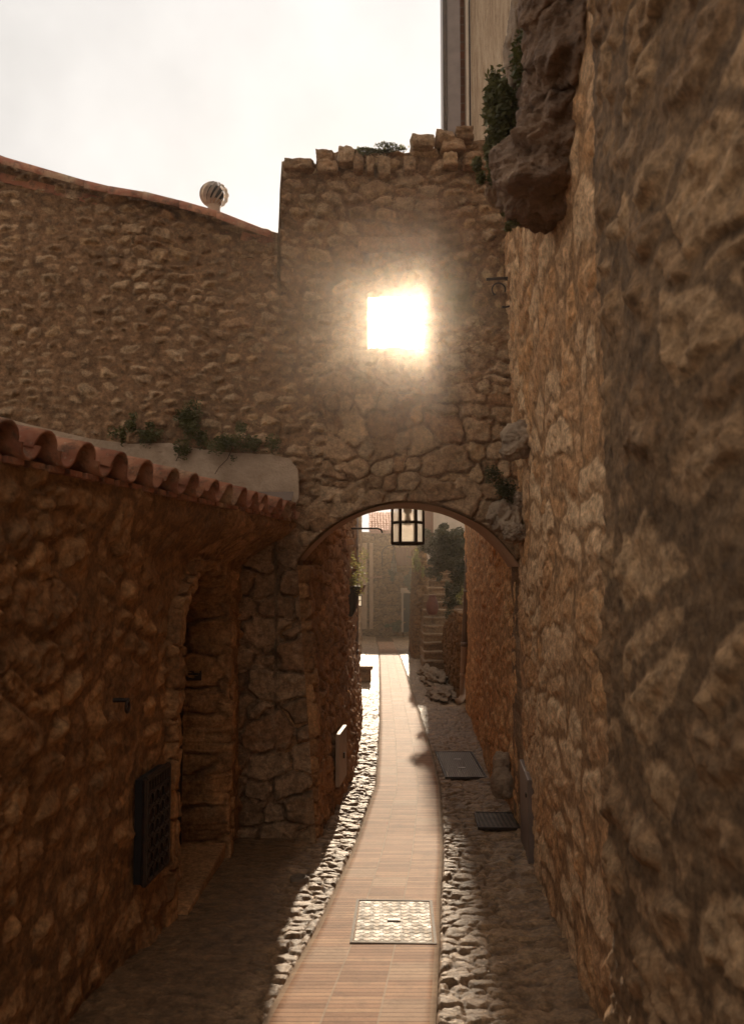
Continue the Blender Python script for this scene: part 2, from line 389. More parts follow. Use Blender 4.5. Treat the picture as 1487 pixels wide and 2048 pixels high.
# ------------------------------------------------------------------ ground
def grid_sheet(name, xs, ys, zf, mat, attrs_f=None, parent=None):
    X, Y = np.meshgrid(xs, ys, indexing='ij'); Z, a, b = zf(X, Y)
    idx = np.arange(X.size).reshape(X.shape)
    Q = np.stack([idx[:-1, :-1], idx[1:, :-1], idx[1:, 1:], idx[:-1, 1:]], -1).reshape(-1, 4)
    return np_mesh(name, np.stack([X, Y, Z], -1).reshape(-1, 3), Q, mat, parent, {'srand': a.ravel(), 'mort': b.ravel()})
# path edges from image evidence
pe = [(2100, 500, 868), (1990, 560, 874), (1866, 631, 879), (1801, 661, 880), (1711, 702, 885), (1668, 718, 884), (1575, 751, 879), (1510, 756, 864), (1448, 759, 844), (1380, 759, 823), (1322, 758, 803), (1296, 756, 792), (1284, 752, 786)]
PL = []; PR = []
for y, a, b in pe:
    g = G(a, y); PL.append((g.y, g.x)); g = G(b, y); PR.append((g.y, g.x))
PL.sort(); PR.sort(); PL = np.array(PL); PR = np.array(PR)
def pl_(y): return np.interp(y, PL[:, 0], PL[:, 1])
def pr_(y): return np.interp(y, PR[:, 0], PR[:, 1])
def ground_f(X, Y):
    z = gz(Y)
    h, r, m = rubble(X, Y, .17, .12, 41, .022, .14, .0, .006, True, .012, .05)
    h2_, r2, m2 = rubble(X, Y*.8, .36, .22, 43, .020, .07, .3, .016, True, .014, .09)
    e = np.minimum(np.abs(X-pr_(Y)), np.abs(X-pl_(Y)))
    k = ss(.42, .6, X-pr_(Y)+.1*(vn(X*3, Y*3, 4)-.5))
    H = h*(1-k)+h2_*k; RR = np.where(k > .5, r2, r); MM = m*(1-k)+m2*k
    inp = ss(0, .03, X-(pl_(Y)-.02))*ss(0, .03, (pr_(Y)+.02)-X)
    H = H*(1-inp)-.03*inp; MM = np.maximum(MM, inp)
    kl = ss(-.66, -.85, X+.25*(vn(X*2, Y*2, 8)-.5))*ss(9.6, 8.8, Y); H = H*(1-kl)+kl*(.02+.25*H); MM = MM*(1-kl)+kl*(.75+.25*MM)
    # banks rising a little to the walls
    H = H+.05*ss(.5, 1.2, X-pr_(Y))*ss(20, 12, Y)+.04*ss(.3, .9, pl_(Y)-X)
    return z+H, RR, MM
ysn = np.arange(1.2, 13.0, .0155); ysm = np.concatenate([ysn, 13+np.cumsum(np.linspace(.016, .12, 240))])
ysm = ysm[ysm < 56]; ysm = np.r_[ysm, np.arange(ysm[-1]+.15, 58, .15)]
struct(grid_sheet('cobbled_ground', np.arange(-3.2, 4.6, .0175), ysm, ground_f, M_cob))
# brick path
def path_mat():
    m = NT('brick_paving'); uv = m.n('ShaderNodeUVMap'); sp = m.n('ShaderNodeSeparateXYZ'); m.l(uv.outputs[0], sp.inputs[0])
    u, v = sp.outputs[0], sp.outputs[1]
    col = m.math('FLOOR', m.math('MULTIPLY', u, 3)); row = m.math('FLOOR', m.math('MULTIPLY', v, 1/.052))
    big = m.math('FLOOR', m.math('MULTIPLY', v, 1/.27))
    cb = m.n('ShaderNodeCombineXYZ'); m.l(col, cb.inputs[0]); m.l(row, cb.inputs[1]); wn = m.n('ShaderNodeTexWhiteNoise'); m.l(cb.outputs[0], wn.inputs[0])
    cb2 = m.n('ShaderNodeCombineXYZ'); m.l(col, cb2.inputs[0]); m.l(big, cb2.inputs[1]); wn2 = m.n('ShaderNodeTexWhiteNoise'); m.l(cb2.outputs[0], wn2.inputs[0])
    c = m.ramp(wn.outputs[0], [(0, (.30, .15, .08)), (.5, (.42, .22, .125)), (1, (.52, .30, .175))])
    c = m.mix(m.math('MULTIPLY', m.rng(wn2.outputs[0], .9, .95), .45), c, (.5, .36, .25))
    fu = m.math('FRACT', m.math('MULTIPLY', u, 3)); fv = m.math('FRACT', m.math('MULTIPLY', v, 1/.052))
    ju = m.math('LESS_THAN', m.math('MINIMUM', fu, m.math('SUBTRACT', 1, fu)), .022)
    jv = m.math('LESS_THAN', fv, .16)
    edge = m.math('LESS_THAN', m.math('MINIMUM', u, m.math('SUBTRACT', 1, u)), .035)
    c = m.mix(m.math('MULTIPLY', jv, .8), c, (.16, .09, .055)); c = m.mix(m.math('MULTIPLY', ju, .6), c, (.46, .34, .24))
    c = m.mix(m.math('MULTIPLY', edge, .6), c, (.50, .38, .27))
    n1 = m.noise(2.5, 6, .6); n9 = m.noise(7, 8, .75); c = m.mix(m.rng(n1, .45, .7, 0, .45), c, (.16, .09, .05)); c = m.mix(m.rng(n9, .5, .7, 0, .5), c, (.12, .07, .04)); m.col(c)
    m.b.inputs['Roughness'].default_value = .72; m.b.inputs['Specular IOR Level'].default_value = .12; m.b.inputs['Specular Tint'].default_value = (1, .66, .40, 1)
    hh = m.math('ADD', m.math('MULTIPLY', jv, -1), m.math('ADD', m.math('MULTIPLY', ju, -.6), m.math('MULTIPLY', wn.outputs[0], .25)))
    m.l(m.bump(m.noise(30, 5, .7), .35, .008, m.bump(hh, 1., .012)), m.b.inputs['Normal']); return m.m
def make_path():
    bm = bmesh.new(); uvl = bm.loops.layers.uv.new('UVMap'); ys = np.concatenate([np.arange(PL[0, 0], 14, .12), np.arange(14, PL[-1, 0], .5)])
    nu = 13; rows = []; L = 0; prev = None
    for y in ys:
        a, b = float(pl_(y)), float(pr_(y)); c = (a+b)/2
        if prev is not None: L += math.hypot(y-prev[0], c-prev[1])
        prev = (y, c)
        row = []
        for i in range(nu):
            t = i/(nu-1); x = a+(b-a)*t
            row.append((bm.verts.new((x, y, float(gz(y))+.020+.002*(mn.noise(Vector((x*2, y*2, 0)))))), t, L))
        rows.append(row)
    sk = [[(bm.verts.new((r[k][0].co.x, r[k][0].co.y, r[k][0].co.z-.08)), r[k][1], r[k][2]) for k in (0, -1)] for r in rows]
    def face(q):
        f = bm.faces.new([x[0] for x in q]); f.smooth = True
        for lo, x in zip(f.loops, q): lo[uvl].uv = (x[1], x[2])
    for i in range(len(rows)-1):
        A, B = rows[i], rows[i+1]
        for k in range(nu-1): face((A[k], A[k+1], B[k+1], B[k]))
        face((sk[i][0], A[0], B[0], sk[i+1][0])); face((A[-1], sk[i][1], sk[i+1][1], B[-1]))
    return bm_obj('brick_path', bm, path_mat())
struct(make_path())
# wide earth sheet reaching the horizon, below everything
bm = bmesh.new(); bmesh.ops.create_grid(bm, x_segments=8, y_segments=8, size=700); bmesh.ops.translate(bm, vec=(0, 300, -5.2), verts=bm.verts)
struct(bm_obj('ground', bm, plain_mat('dry_earth', (.22, .16, .1), (.16, .12, .07), .95, .3)))
# ------------------------------------------------------------------ arch wall
AY = 8.8
cx, cz, RR_ = .384, -.669, 1.41; zs = .118
XL0 = -1.55
w0 = P(735, 697, AY); w1 = P(846, 595, AY)
wc = ((w0.x+w1.x)/2, (w0.z+w1.z)/2); ww = ((w1.x-w0.x)/2, (w1.z-w0.z)/2)
def arch_sdf(X, Z):
    r = np.hypot(X-cx, Z-cz)-RR_; xl = -.80+(zs-Z)*.075
    right = X-1.62
    lo = np.maximum(xl-X, right)
    return np.where(Z > zs, np.where(X > cx, np.maximum(r, right), r), lo)
def win_sdf(X, Z, k=1.):
    return np.maximum(np.abs(X-wc[0])-ww[0]*k, np.abs(Z-wc[1]-(Z > wc[1])*.02*(vn(X*9, X*0, 3)-.5))-ww[1]*k)
def hol(s, z): X = s+XL0; return np.minimum(arch_sdf(X, z), win_sdf(X, z))
def holes_back(s, z): X = s+XL0; return win_sdf(X, z, 2.1)
def spl(s, z, q):
    X = s+XL0; iw = np.abs(win_sdf(X, z)) < .06
    f = 1+1.0*q
    return np.where(iw, (X-wc[0])*f+wc[0]-XL0, s), np.where(iw, (z-wc[1])*f+wc[1], z)
def arch_top(s):
    X = s+XL0
    t = np.interp(X, [-2, -1.03, -1.0, -.62, -.60, -.2, 0, .35, .62, .8, 1.1, 1.7], [3.6, 3.6, 4.50, 4.46, 4.60, 4.66, 4.62, 4.60, 4.62, 4.7, 4.75, 4.9])
    return t+(vn(X*6, X*0, 9)-.5)*.06
def lh_field(X, z): return rubble(X, z, .19, .115, 301, .045, .12, 1.25, .026)
def arch_field(s, z):
    X = s+XL0
    d_ = lh_field(X, z)
    a = rubble(s, z, .27, .165, 101, .045, .12, .28, .016)
    a2 = rubble(s, z, .25, .15, 101, .045, .14, 1.2, .022)
    ka = ss(2.3, 2.9, z+.7*(vn(X*1.5, z*1.5, 77)-.5))
    a = [a[i]*(1-ka)+a2[i]*ka for i in range(3)]
    b = rubble(s, z, .40, .27, 105, .065, .06, .1, .014, True, .03, .03, .25)
    c = rubble(s, z, .30, .19, 109, .05, .10, .05, .012)
    kb = (z < .25) & (X < -.55)
    kc = (z < 1.9) & ~kb
    kd = (X < -.78+.7*(vn(X*2, z*2, 55)-.5)) & (z < 3.4) & (z > .4)
    o = [np.where(kb, b[i], np.where(kd, d_[i], np.where(kc, c[i], a[i]))) for i in range(3)]
    return o
t_arch = thing('arch_wall', 'tall rubble stone wall pierced by a round archway and a small square window', 'wall', (0, AY, -2.9))
wall('wall', [(XL0, AY), (1.78, AY)], -3.0, arch_top, .0135, M_rub, arch_field, t_arch, side=-1, thick=.8, holes=hol, splay=spl)
# voussoirs : big flat stones round the arch
def voussoir(a0, a1, r0, r1, seed, prot):
    bm = bmesh.new(); na, nr, nd = 14, 10, 3
    pts = {}
    jr = mn.noise(Vector((seed*3.1, 0, 0)))
    def pos(i, j, yy):
        t = i/na; q = j/nr
        # rounded outline
        a = a0+(a1-a0)*t; r = r0+(r1*(1+.12*jr*math.sin(t*3.1))-r0)*q
        return cx+r*math.sin(a), cz+r*math.cos(a)
    f = [[None]*(nr+1) for _ in range(na+1)]
    for i in range(na+1):
        for j in range(nr+1):
            x, z = pos(i, j, 0)
            e = min(i/na, 1-i/na)*(a1-a0)*r0; g = min((j/nr)*(r1-r0)+.03, (1-j/nr)*(r1-r0))
            ed = min(e, g); p = prot*min(1, ed/.045)**.5
            n = mn.fractal(Vector((x*6, seed, z*6)), .8, 2, 4)*.018
            f[i][j] = bm.verts.new((x, AY-.02-p-n*min(1, ed/.03), z))
    for i in range(na):
        for j in range(nr): bm.faces.new((f[i][j], f[i+1][j], f[i+1][j+1], f[i][j+1]))
    bd = [f[i][0] for i in range(na+1)]+[f[na][j] for j in range(1, nr+1)]+[f[i][nr] for i in range(na-1, -1, -1)]+[f[0][j] for j in range(nr-1, 0, -1)]
    bb = [bm.verts.new((v.co.x, AY+.12, v.co.z)) for v in bd]
    for k in range(len(bd)): bm.faces.new((bd[k], bb[k], bb[(k+1) % len(bd)], bd[(k+1) % len(bd)]))
    return bm
def stone_attr(o, r):
    a = o.data.attributes.new('srand', 'FLOAT', 'POINT'); a.data.foreach_set('value', [r]*len(o.data.vertices))
    a = o.data.attributes.new('mort', 'FLOAT', 'POINT'); a.data.foreach_set('value', [0.]*len(o.data.vertices)); return o
angs = [-58, -44, -31, -14, -1.5, 16, 30, 44, 57]; hts = [.34, .36, .36, .22, .20, .34, .27, .3, .3]
for k in range(len(angs)-1):
    stone_attr(bm_obj('voussoir', voussoir(R(angs[k]+.8), R(angs[k+1]-.8), RR_-.004, RR_+hts[k], k+3, .022+.012*(k % 3)), M_rub, t_arch, True), .15+.8*((k*37) % 10)/10)
# smooth lime soffit of the arch barrel
def soffit():
    na, nd = 60, 8; V = []; Q = []
    a0 = -math.acos((zs-cz)/RR_); a1 = math.asin(min(1, (1.6-cx)/RR_))
    for i in range(na+1):
        a = a0+(a1-a0)*i/na
        for j in range(nd+1):
            y = AY+.03+.79*j/nd; r = RR_-.018+.012*mn.noise(Vector((a*4, y*4, 1)))
            V.append((cx+r*math.sin(a), y, cz+r*math.cos(a)))
    for i in range(na):
        for j in range(nd): q = i*(nd+1)+j; Q.append((q, q+1, q+nd+2, q+nd+1))
    n = len(V)
    V += [(cx+(x-cx)*1.03, y, cz+(z-cz)*1.03) for x, y, z in V]; Q += [tuple(n+k for k in q[::-1]) for q in Q]
    return V, Q
V, Q = soffit(); np_mesh('soffit', V, Q, M_soff, t_arch)
# window lintel and blocked opening above it
bm = bmesh.new(); a = P(716, 505, AY); b = P(860, 480, AY)
box(bm, ((a.x+b.x)/2, AY-.02, (a.z+b.z)/2), (b.x-a.x, .16, b.z-a.z), bevel=.02)
bmesh.ops.subdivide_edges(bm, edges=bm.edges[:], cuts=4, use_grid_fill=True)
for v in bm.verts: v.co += mn.noise_vector(v.co*7)*.012
stone_attr(bm_obj('lintel', bm, M_rub, t_arch, True), .62)
# loose coping stones along the broken top
for (px, py, w, h, sd_) in [(598, 338, 66, 26, 1), (651, 322, 42, 26, 2), (655, 342, 44, 26, 3), (692, 318, 36, 40, 4), (716, 334, 22, 38, 11), (768, 342, 28, 42, 12), (740, 340, 18, 36, 13), (818, 338, 26, 34, 14), (843, 292, 50, 30, 5), (888, 283, 42, 30, 6), (905, 300, 54, 28, 7), (898, 328, 34, 30, 8), (925, 278, 40, 30, 9), (942, 330, 40, 30, 10)]:
    p = P(px, py, AY-.02); k = AY/F; bm = bmesh.new()
    rock_bm(bm, p, (w*k*.53, .17, h*k*.53), sd_, .16, 4, .75, 1.1)
    stone_attr(bm_obj('coping_stone', bm, M_rub, t_arch, True), (sd_*.37) % 1)
# ------------------------------------------------------------------ upper left house
def lh_top(s):  # s runs from left (X=-6) to right (X=-.98)
    X = s-6.0
    return .10+np.interp(X, [-6, P(181, 398, 8.6).x, P(400, 440, 8.7).x, P(540, 478, 8.7).x, -.98], [P(181, 398, 8.6).z+1.0, P(181, 398, 8.6).z+.05, P(400, 432, 8.7).z, P(540, 472, 8.7).z, P(540, 475, 8.7).z-.02])
t_lh = thing('tall_stone_house', 'weathered rubble house wall above the lean-to, with sloping red tiled roof edge', 'house', (-3, 8.6, -2.9))
lh_plan = [(-6.0, 8.35), (-.98, 8.79)]
wall('wall', lh_plan, .2, lh_top, .0145, M_rub, lambda s, z: lh_field(s-6.0, z), t_lh, side=-1, thick=.09)
def lh_y(x): return 8.35+(x+6)*.44/5.02
bm = bmesh.new(); pts = [(-6, .55), (-3.0, 0)]
def lh_roof():
    bm = bmesh.new(); px = [-60, 181, 226, 293, 364, 437, 536]; py = [312, 374, 383, 391, 406, 424, 460]
    for i in range(len(px)-1):
        a = P(px[i]-4, py[i]+2, 8.55); b = P(px[i+1]+4, py[i+1]+6, 8.62)
        a.y = lh_y(a.x)-.10; b.y = lh_y(b.x)-.10
        # half round verge tile, tapering and overlapping, running along the slope
        n = 10; d = (b-a).normalized(); up = Vector((0, 0, 1)); rings = []
        for q, r in ((0, .085), (1, .068)):
            c = a.lerp(b, q)
            rings.append([bm.verts.new(c+Vector((0, -1, 0))*math.cos(t)*r*1.0+up*(math.sin(t)*r-.03)) for t in [math.pi*k/n-.35 for k in range(n+1)]])
            rings.append([bm.verts.new(v.co-(v.co-(c+up*-.03))*.2) for v in rings[-1]])
        o0, i0, o1, i1 = rings
        for k in range(n):
            bm.faces.new((o0[k], o1[k], o1[k+1], o0[k+1])); bm.faces.new((i0[k], i0[k+1], i1[k+1], i1[k]))
            bm.faces.new((o0[k], o0[k+1], i0[k+1], i0[k])); bm.faces.new((o1[k], i1[k], i1[k+1], o1[k+1]))
    return bm
rf = bm_obj('roof', lh_roof(), M_tile, t_lh, True)
bm = bmesh.new()   # roof body behind the verge, falling to the right
a = P(-60, 330, 8.5); b = P(545, 472, 8.7)
vs = [bm.verts.new(v) for v in [(a.x, 8.5, a.z), (b.x, 8.78, b.z), (b.x, 13, b.z), (a.x, 13, a.z), (a.x, 8.5, a.z-.1), (b.x, 8.78, b.z-.1), (b.x, 13, b.z-.1), (a.x, 13, a.z-.1)]]
for q in ((0, 1, 2, 3), (7, 6, 5, 4), (0, 4, 5, 1), (1, 5, 6, 2), (2, 6, 7, 3), (3, 7, 4, 0)): bm.faces.new([vs[i] for i in q])
bm_obj('roof_deck', bm, M_tile, rf)
# turbine vent
vp = P(428, 418, 9.6); vt = P(428, 366, 9.6); vr = 27*9.6/F
bm = bmesh.new(); z0 = P(428, 400, 9.6).z
tube(bm, [(vp.x, 9.6, vp.z-.35), (vp.x, 9.6, z0)], .075, 18)
tube(bm, [(vp.x, 9.6, z0-.05), (vp.x, 9.6, z0+.02)], .088, 18)
vent = bm_obj('chimney_vent', bm, M_zinc2, rf, True)
bm = bmesh.new(); c = Vector((vp.x, 9.6, P(428, 390, 9.6).z))
for k in range(14):
    a0 = 2*math.pi*k/14; L_ = []
    for j in range(11):
        t = j/10; ph = -1.05+2.45*t; tw = a0+1.35*t; r = vr*math.cos(ph)*1.0+.010; z = math.sin(ph)*vr*.95
        L_.append((tw, r, z))
    prev = None
    for tw, r, z in L_:
        o = bm.verts.new(c+Vector((math.cos(tw)*r*1.05, math.sin(tw)*r*1.05, z))); i_ = bm.verts.new(c+Vector((math.cos(tw+.19)*r*.84, math.sin(tw+.19)*r*.84, z)))
        if prev: bm.faces.new((prev[0], o, i_, prev[1]))
        prev = (o, i_)
bmesh.ops.solidify(bm, geom=bm.faces[:], thickness=.006)
rr = bmesh.ops.create_uvsphere(bm, u_segments=20, v_segments=8, radius=vr*.3); bmesh.ops.translate(bm, vec=c+Vector((0, 0, vr*.75)), verts=rr['verts'])
sf = set(bm.faces)
rr = bmesh.ops.create_uvsphere(bm, u_segments=20, v_segments=12, radius=vr*.72); bmesh.ops.translate(bm, vec=c, verts=rr['verts'])  # near-black core painted as the shade between the fins
for f in bm.faces:
    if f not in sf: f.material_index = 1
o = bm_obj('vent_head', bm, plain_mat('galvanised_fins', (.62, .54, .46), (.42, .35, .29), .42, 14, .45, .1), vent, False); o.data.materials.append(M_dark); o['label'] = 'spherical steel turbine head with curved fins'
# pale plaster band on the house above lean-to roof
def slab_px(name, pts, Y0, th, mat, parent, seed=0, yf=None, amp=.01):
    """rough slab whose outline is given on the wall, real thickness th"""
    bm = bmesh.new(); co = []
    for px, py in pts:
        y = Y0
        p = P(px, py, y)
        if yf: y = yf(p.x); p = P(px, py, y)
        co.append(p)
    f = [bm.verts.new(p-Vector((0, th, 0))) for p in co]; b = [bm.verts.new(p+Vector((0, .05, 0))) for p in co]
    bm.faces.new(f[::-1]); bm.faces.new(b)
    for k in range(len(co)): bm.faces.new((f[k], b[k], b[(k+1) % len(co)], f[(k+1) % len(co)]))
    bmesh.ops.recalc_face_normals(bm, faces=bm.faces[:])
    return bm_obj(name, bm, mat, parent)
slab_px('plaster_band', [(-120, 800), (60, 850), (181, 878), (260, 889), (340, 887), (400, 899), (470, 907), (540, 910), (580, 918), (596, 940), (598, 998), (590, 1012), (400, 1040), (181, 1000), (-120, 1000)], 8.62, .045, M_plas, t_lh, yf=lambda x: min(lh_y(x), 8.69)-.04)
bm = bmesh.new(); a = P(515, 988, 8.3); b = P(585, 997, 8.35)
box(bm, ((a+b)/2), ((b-a).length, .25, .012), M=Matrix.Rotation(R(25), 4, 'X')); bm_obj('lead_flashing', bm, M_zinc, t_lh)
# ------------------------------------------------------------------ near left house with door and tiled lean-to roof
t_h = thing('stone_house', 'dark stone house on the left with a deep doorway, iron grille and barrel tile roof', 'house', (-1.7, 6, -2.7))
hp = [(-2.3, -1.5), (-1.92, 2.0), (-1.66, 4.85), (-1.50, 6.5), (-1.42, 8.0), (-1.40, 8.86)]
hpa = np.array(hp); hcum = np.r_[0, np.cumsum(np.hypot(*np.diff(hpa, axis=0).T))]
def h_s(y): return np.interp(y, hpa[:, 1], hcum)
def h_y(s): return np.interp(s, hcum, hpa[:, 1])
def h_x(y): return np.interp(y, hpa[:, 1], hpa[:, 0])
def ev_x(y): return -2.416+.19*y
D0, D1 = float(h_s(6.34)), float(h_s(7.98)); DT = P(375, 1160, 6.6).z
def door_sdf(s, z):
    zt = DT+.10-.36*((s-(D0+D1)/2)/((D1-D0)/2))**2
    return np.maximum(np.maximum(D0-s, s-D1)+.02*np.sin(z*13), z-zt)
def g_rect(s, z):  # grille opening
    return s*0+1
def h_off(s, z):
    y = h_y(s); return ss(.02, .48, z)*np.clip(ev_x(y)-h_x(y)-.09, 0, 2)*ss(3.0, 4.8, y)
def h_field(s, z):
    a = rubble(s, z, .36, .21, 401, .030, .10, 1.2, .026, True, .03, .08)
    q = np.minimum(np.abs(door_sdf(s, z)), 1)
    b = rubble(s, z, .2, .27, 404, .055, .04, 0, .012, False, .02, .02, .1)
    k = (q < .17) & (z < DT+.16)
    return [np.where(k, b[i]+(.02 if i == 0 else 0), a[i]) for i in range(3)]
wall('wall', hp, lambda s: gz(h_y(s))-.15, .52, .0145, M_near, h_field, t_h, side=-1, thick=.55, holes=door_sdf, off=h_off, rim_rough=.03)
# door (set back), threshold, little letterbox, wall ring
bm = bmesh.new(); xm = float(h_x(7.2))-.33
zg = float(gz(7.2)); dh = DT-zg
for k in range(7): box(bm, (xm-.03, 6.42+.22*(k+.5), zg+dh/2), (.05, .212, dh+.2), bevel=.006)
door = bm_obj('door', bm, plain_mat('black_stained_wood', (.035, .02, .011), (.018, .010, .006), .8, 4, bs=.5, sxyz=(8, 8, .6)), t_h)
bm = bmesh.new(); tube(bm, [(xm+.02, 6.62, zg+1.05), (xm+.07, 6.62, zg+1.05), (xm+.07, 6.70, zg+1.03)], .012, 8); bm_obj('handle', bm, M_iron, door)
bm = bmesh.new()
for (x0, y0, w, l, h) in [(-1.62, 7.2, .46, 1.6, .16)]: box(bm, (x0, y0, zg+h/2-.02), (w, l, h), bevel=.02)
bmesh.ops.subdivide_edges(bm, edges=bm.edges[:], cuts=5, use_grid_fill=True)
for v in bm.verts: v.co += mn.noise_vector(v.co*5)*.012
stone_attr(bm_obj('doorstep', bm, M_near, t_h), .4)
# roof: barrel tiles
eaves = [2.6, 3.0, 3.4, 3.78, 4.13, 4.47, 4.80, 5.16, 5.52, 5.86, 6.2, 6.55, 6.90, 7.22, 7.54, 7.84, 8.14, 8.42]
E_z = .56; ed = Vector((.19, 1, 0)).normalized(); up_dir = Vector((-ed.y, ed.x, 0))*math.cos(R(14))+Vector((0, 0, math.sin(R(14))))
nrm = ed.cross(up_dir); nrm = nrm if nrm.z > 0 else -nrm
def half_tile(bm, base, axis, side_v, up_v, r0, r1, L, flip=1, th=.016, n=9):
    rings = []
    for q in (0, 1):
        r = r0+(r1-r0)*q; c = base+axis*L*q
        rings.append([bm.verts.new(c+side_v*math.cos(math.pi*k/n)*r+up_v*math.sin(math.pi*k/n)*r*flip) for k in range(n+1)])
        r -= th
        rings.append([bm.verts.new(c+side_v*math.cos(math.pi*k/n)*r+up_v*math.sin(math.pi*k/n)*r*flip) for k in range(n+1)])
    o0, i0, o1, i1 = rings
    for k in range(n):
        bm.faces.new((o0[k], o0[k+1], o1[k+1], o1[k])); bm.faces.new((i0[k], i1[k], i1[k+1], i0[k+1]))
        bm.faces.new((o0[k], i0[k], i0[k+1], o0[k+1])); bm.faces.new((o1[k], o1[k+1], i1[k+1], i1[k]))
bm = bmesh.new(); rnd = random.Random(3)
for i, y in enumerate(eaves):
    b0 = Vector((ev_x(y), y, E_z)); r = .105
    for j in range(4):
        jit = Vector((rnd.uniform(-.01, .01), rnd.uniform(-.015, .015), rnd.uniform(-.006, .006)))
        half_tile(bm, b0+up_dir*(j*.36+rnd.uniform(-.03, .03))+nrm*(.035+.012*0)+jit+nrm*(j*0), up_dir, ed, nrm, r*1.0, r*.8, .44)
        half_tile(bm, b0+ed*.17+up_dir*(j*.36)+nrm*.05+jit, up_dir, ed, nrm, r*.8, r*.95, .44, flip=-1)
roof = bm_obj('roof', bm, M_tile, t_h, True)
bm = bmesh.new(); e0 = Vector((ev_x(2.2), 2.2, E_z)); e1 = Vector((ev_x(8.66), 8.66, E_z))
a = [e0+up_dir*.16, e1+up_dir*.16, e1+up_dir*2.6, e0+up_dir*2.6]
for q in a: q -= nrm*.06
a[2].y = 8.3; a[1].y = min(a[1].y, 8.62)
top_ = [bm.verts.new(p) for p in a]; bot_ = [bm.verts.new(p-nrm*.07) for p in a]
bm.faces.new(top_); bm.faces.new(bot_[::-1])
for k in range(4): bm.faces.new((top_[k], bot_[k], bot_[(k+1) % 4], top_[(k+1) % 4]))
bmesh.ops.recalc_face_normals(bm, faces=bm.faces[:]); bm_obj('roof_deck', bm, M_wood, roof)
# eaves underlay: row of flat bricks (génoise)
bm = bmesh.new()
for y in np.arange(3.6, 8.5, .175):
    p = Vector((ev_x(y)-.165, y, E_z-.035)); box(bm, p, (.24, .135, .035), rz=-math.atan(.19)+rnd.uniform(-.04, .04), bevel=.006)
bm_obj('eaves_bricks', bm, M_tile, roof)
# iron window grille
ga = P(270, 1562, 5.35); y0, y1 = 5.56, 6.0
def hw(y, z, o=0): return Vector((float(h_x(y))+o, y, z))
zt0 = P(275, 1560, y0).z; zb0 = P(278, 1770, y0).z
bm = bmesh.new(); fr = .03
for (a, b) in ((hw(y0, zt0, .09), hw(y1, zt0, .09)), (hw(y0, zb0, .09), hw(y1, zb0, .09)), (hw(y0, zt0, .09), hw(y0, zb0, .09)), (hw(y1, zt0, .09), hw(y1, zb0, .09))): tube(bm, [a, b], fr*.7, 6)
gr = bm_obj('window_grille', bm, M_iron, t_h)
bm = bmesh.new()
for k in range(1, 9):
    y = y0+(y1-y0)*k/9; tube(bm, [hw(y, zt0, .09), hw(y, zb0, .09)], .009, 6)
for k in range(1, 7):
    z = zb0+(zt0-zb0)*k/7; tube(bm, [hw(y0, z, .10), hw(y1, z, .10)], .009, 6)
for i in range(4):
    for j in range(6):
        y = y0+(y1-y0)*(i*2+1.5)/9; z = zb0+(zt0-zb0)*(j+.5)/7
        tube(bm, [hw(y+.05*math.cos(a), z+.045*math.sin(a), .105) for a in [k*.7 for k in range(9)]], .006, 5)
bm_obj('scrollwork', bm, M_iron, gr)
bm = bmesh.new(); box(bm, hw((y0+y1)/2, (zt0+zb0)/2, .045), (.05, y1-y0, zt0-zb0), rz=-math.atan(.1)); bm_obj('opening_shade_panel', bm, M_dark, gr)
bm = bmesh.new(); c = hw(5.2, P(278, 1410, 5.2).z, .07)
tube(bm, [c+Vector((-.08, 0, .03)), c+Vector((.04, 0, .03))], .014, 8); tube(bm, [c+Vector((.03, .035*math.cos(t), .035*math.sin(t)-.01)) for t in [k*math.pi/8 for k in range(17)]], .009, 6)
bm_obj('wall_ring', bm, M_iron, t_h)
bm = bmesh.new(); c = P(387, 1350, 7.9); box(bm, (c.x, 7.93, c.z), (.15, .05, .11), bevel=.008); box(bm, (c.x, 7.90, c.z+.01), (.10, .012, .02))
bm_obj('letter_box', bm, M_iron, t_h)
# ------------------------------------------------------------------ right wall, near pillar
def lit_field(s, z):
    a = rubble(s, z, .62, .25, 501, .014, .06, .7, .013, False, .008, .10)
    return a
t_rw = thing('side_wall', 'pale flush-pointed limestone wall running along the right of the alley', 'wall', (1.4, 6.5, -2.7))
rp = [(1.19, 3.3), (1.24, 4.6), (1.33, 6.0), (1.47, 7.5), (1.60, 8.95)]
def rt(s): return np.interp(s, [0, 3.2, 4.2, 5.0, 6.0], [8.5, 8.3, 5.2, P(1015, 450, 8.4).z+.2, P(1015, 450, 8.8).z])
def r_off(s, z): return .10*ss(.3, 3.2, z)-.02*ss(-1., -2.8, z)
wall('wall', rp, lambda s: s*0-3.0, rt, .0135, M_right, lit_field, t_rw, side=1, thick=.6, off=r_off)
def pil_field(s, z): return rubble(s, z, .48, .24, 601, .024, .10, 1.2, .03, False, .02, .12)
t_np = thing('wall_pier', 'dark craggy stone pier nearest the camera at the right edge', 'wall', (1.1, 2.5, -2.6))
wall('wall', [(1.12, -3.0), (1.08, 1.5), (.98, 3.0), (1.02, 3.62), (1.30, 3.72)], -3.0, 4.2, .0135, M_pil, pil_field, t_np, side=1, thick=.5)
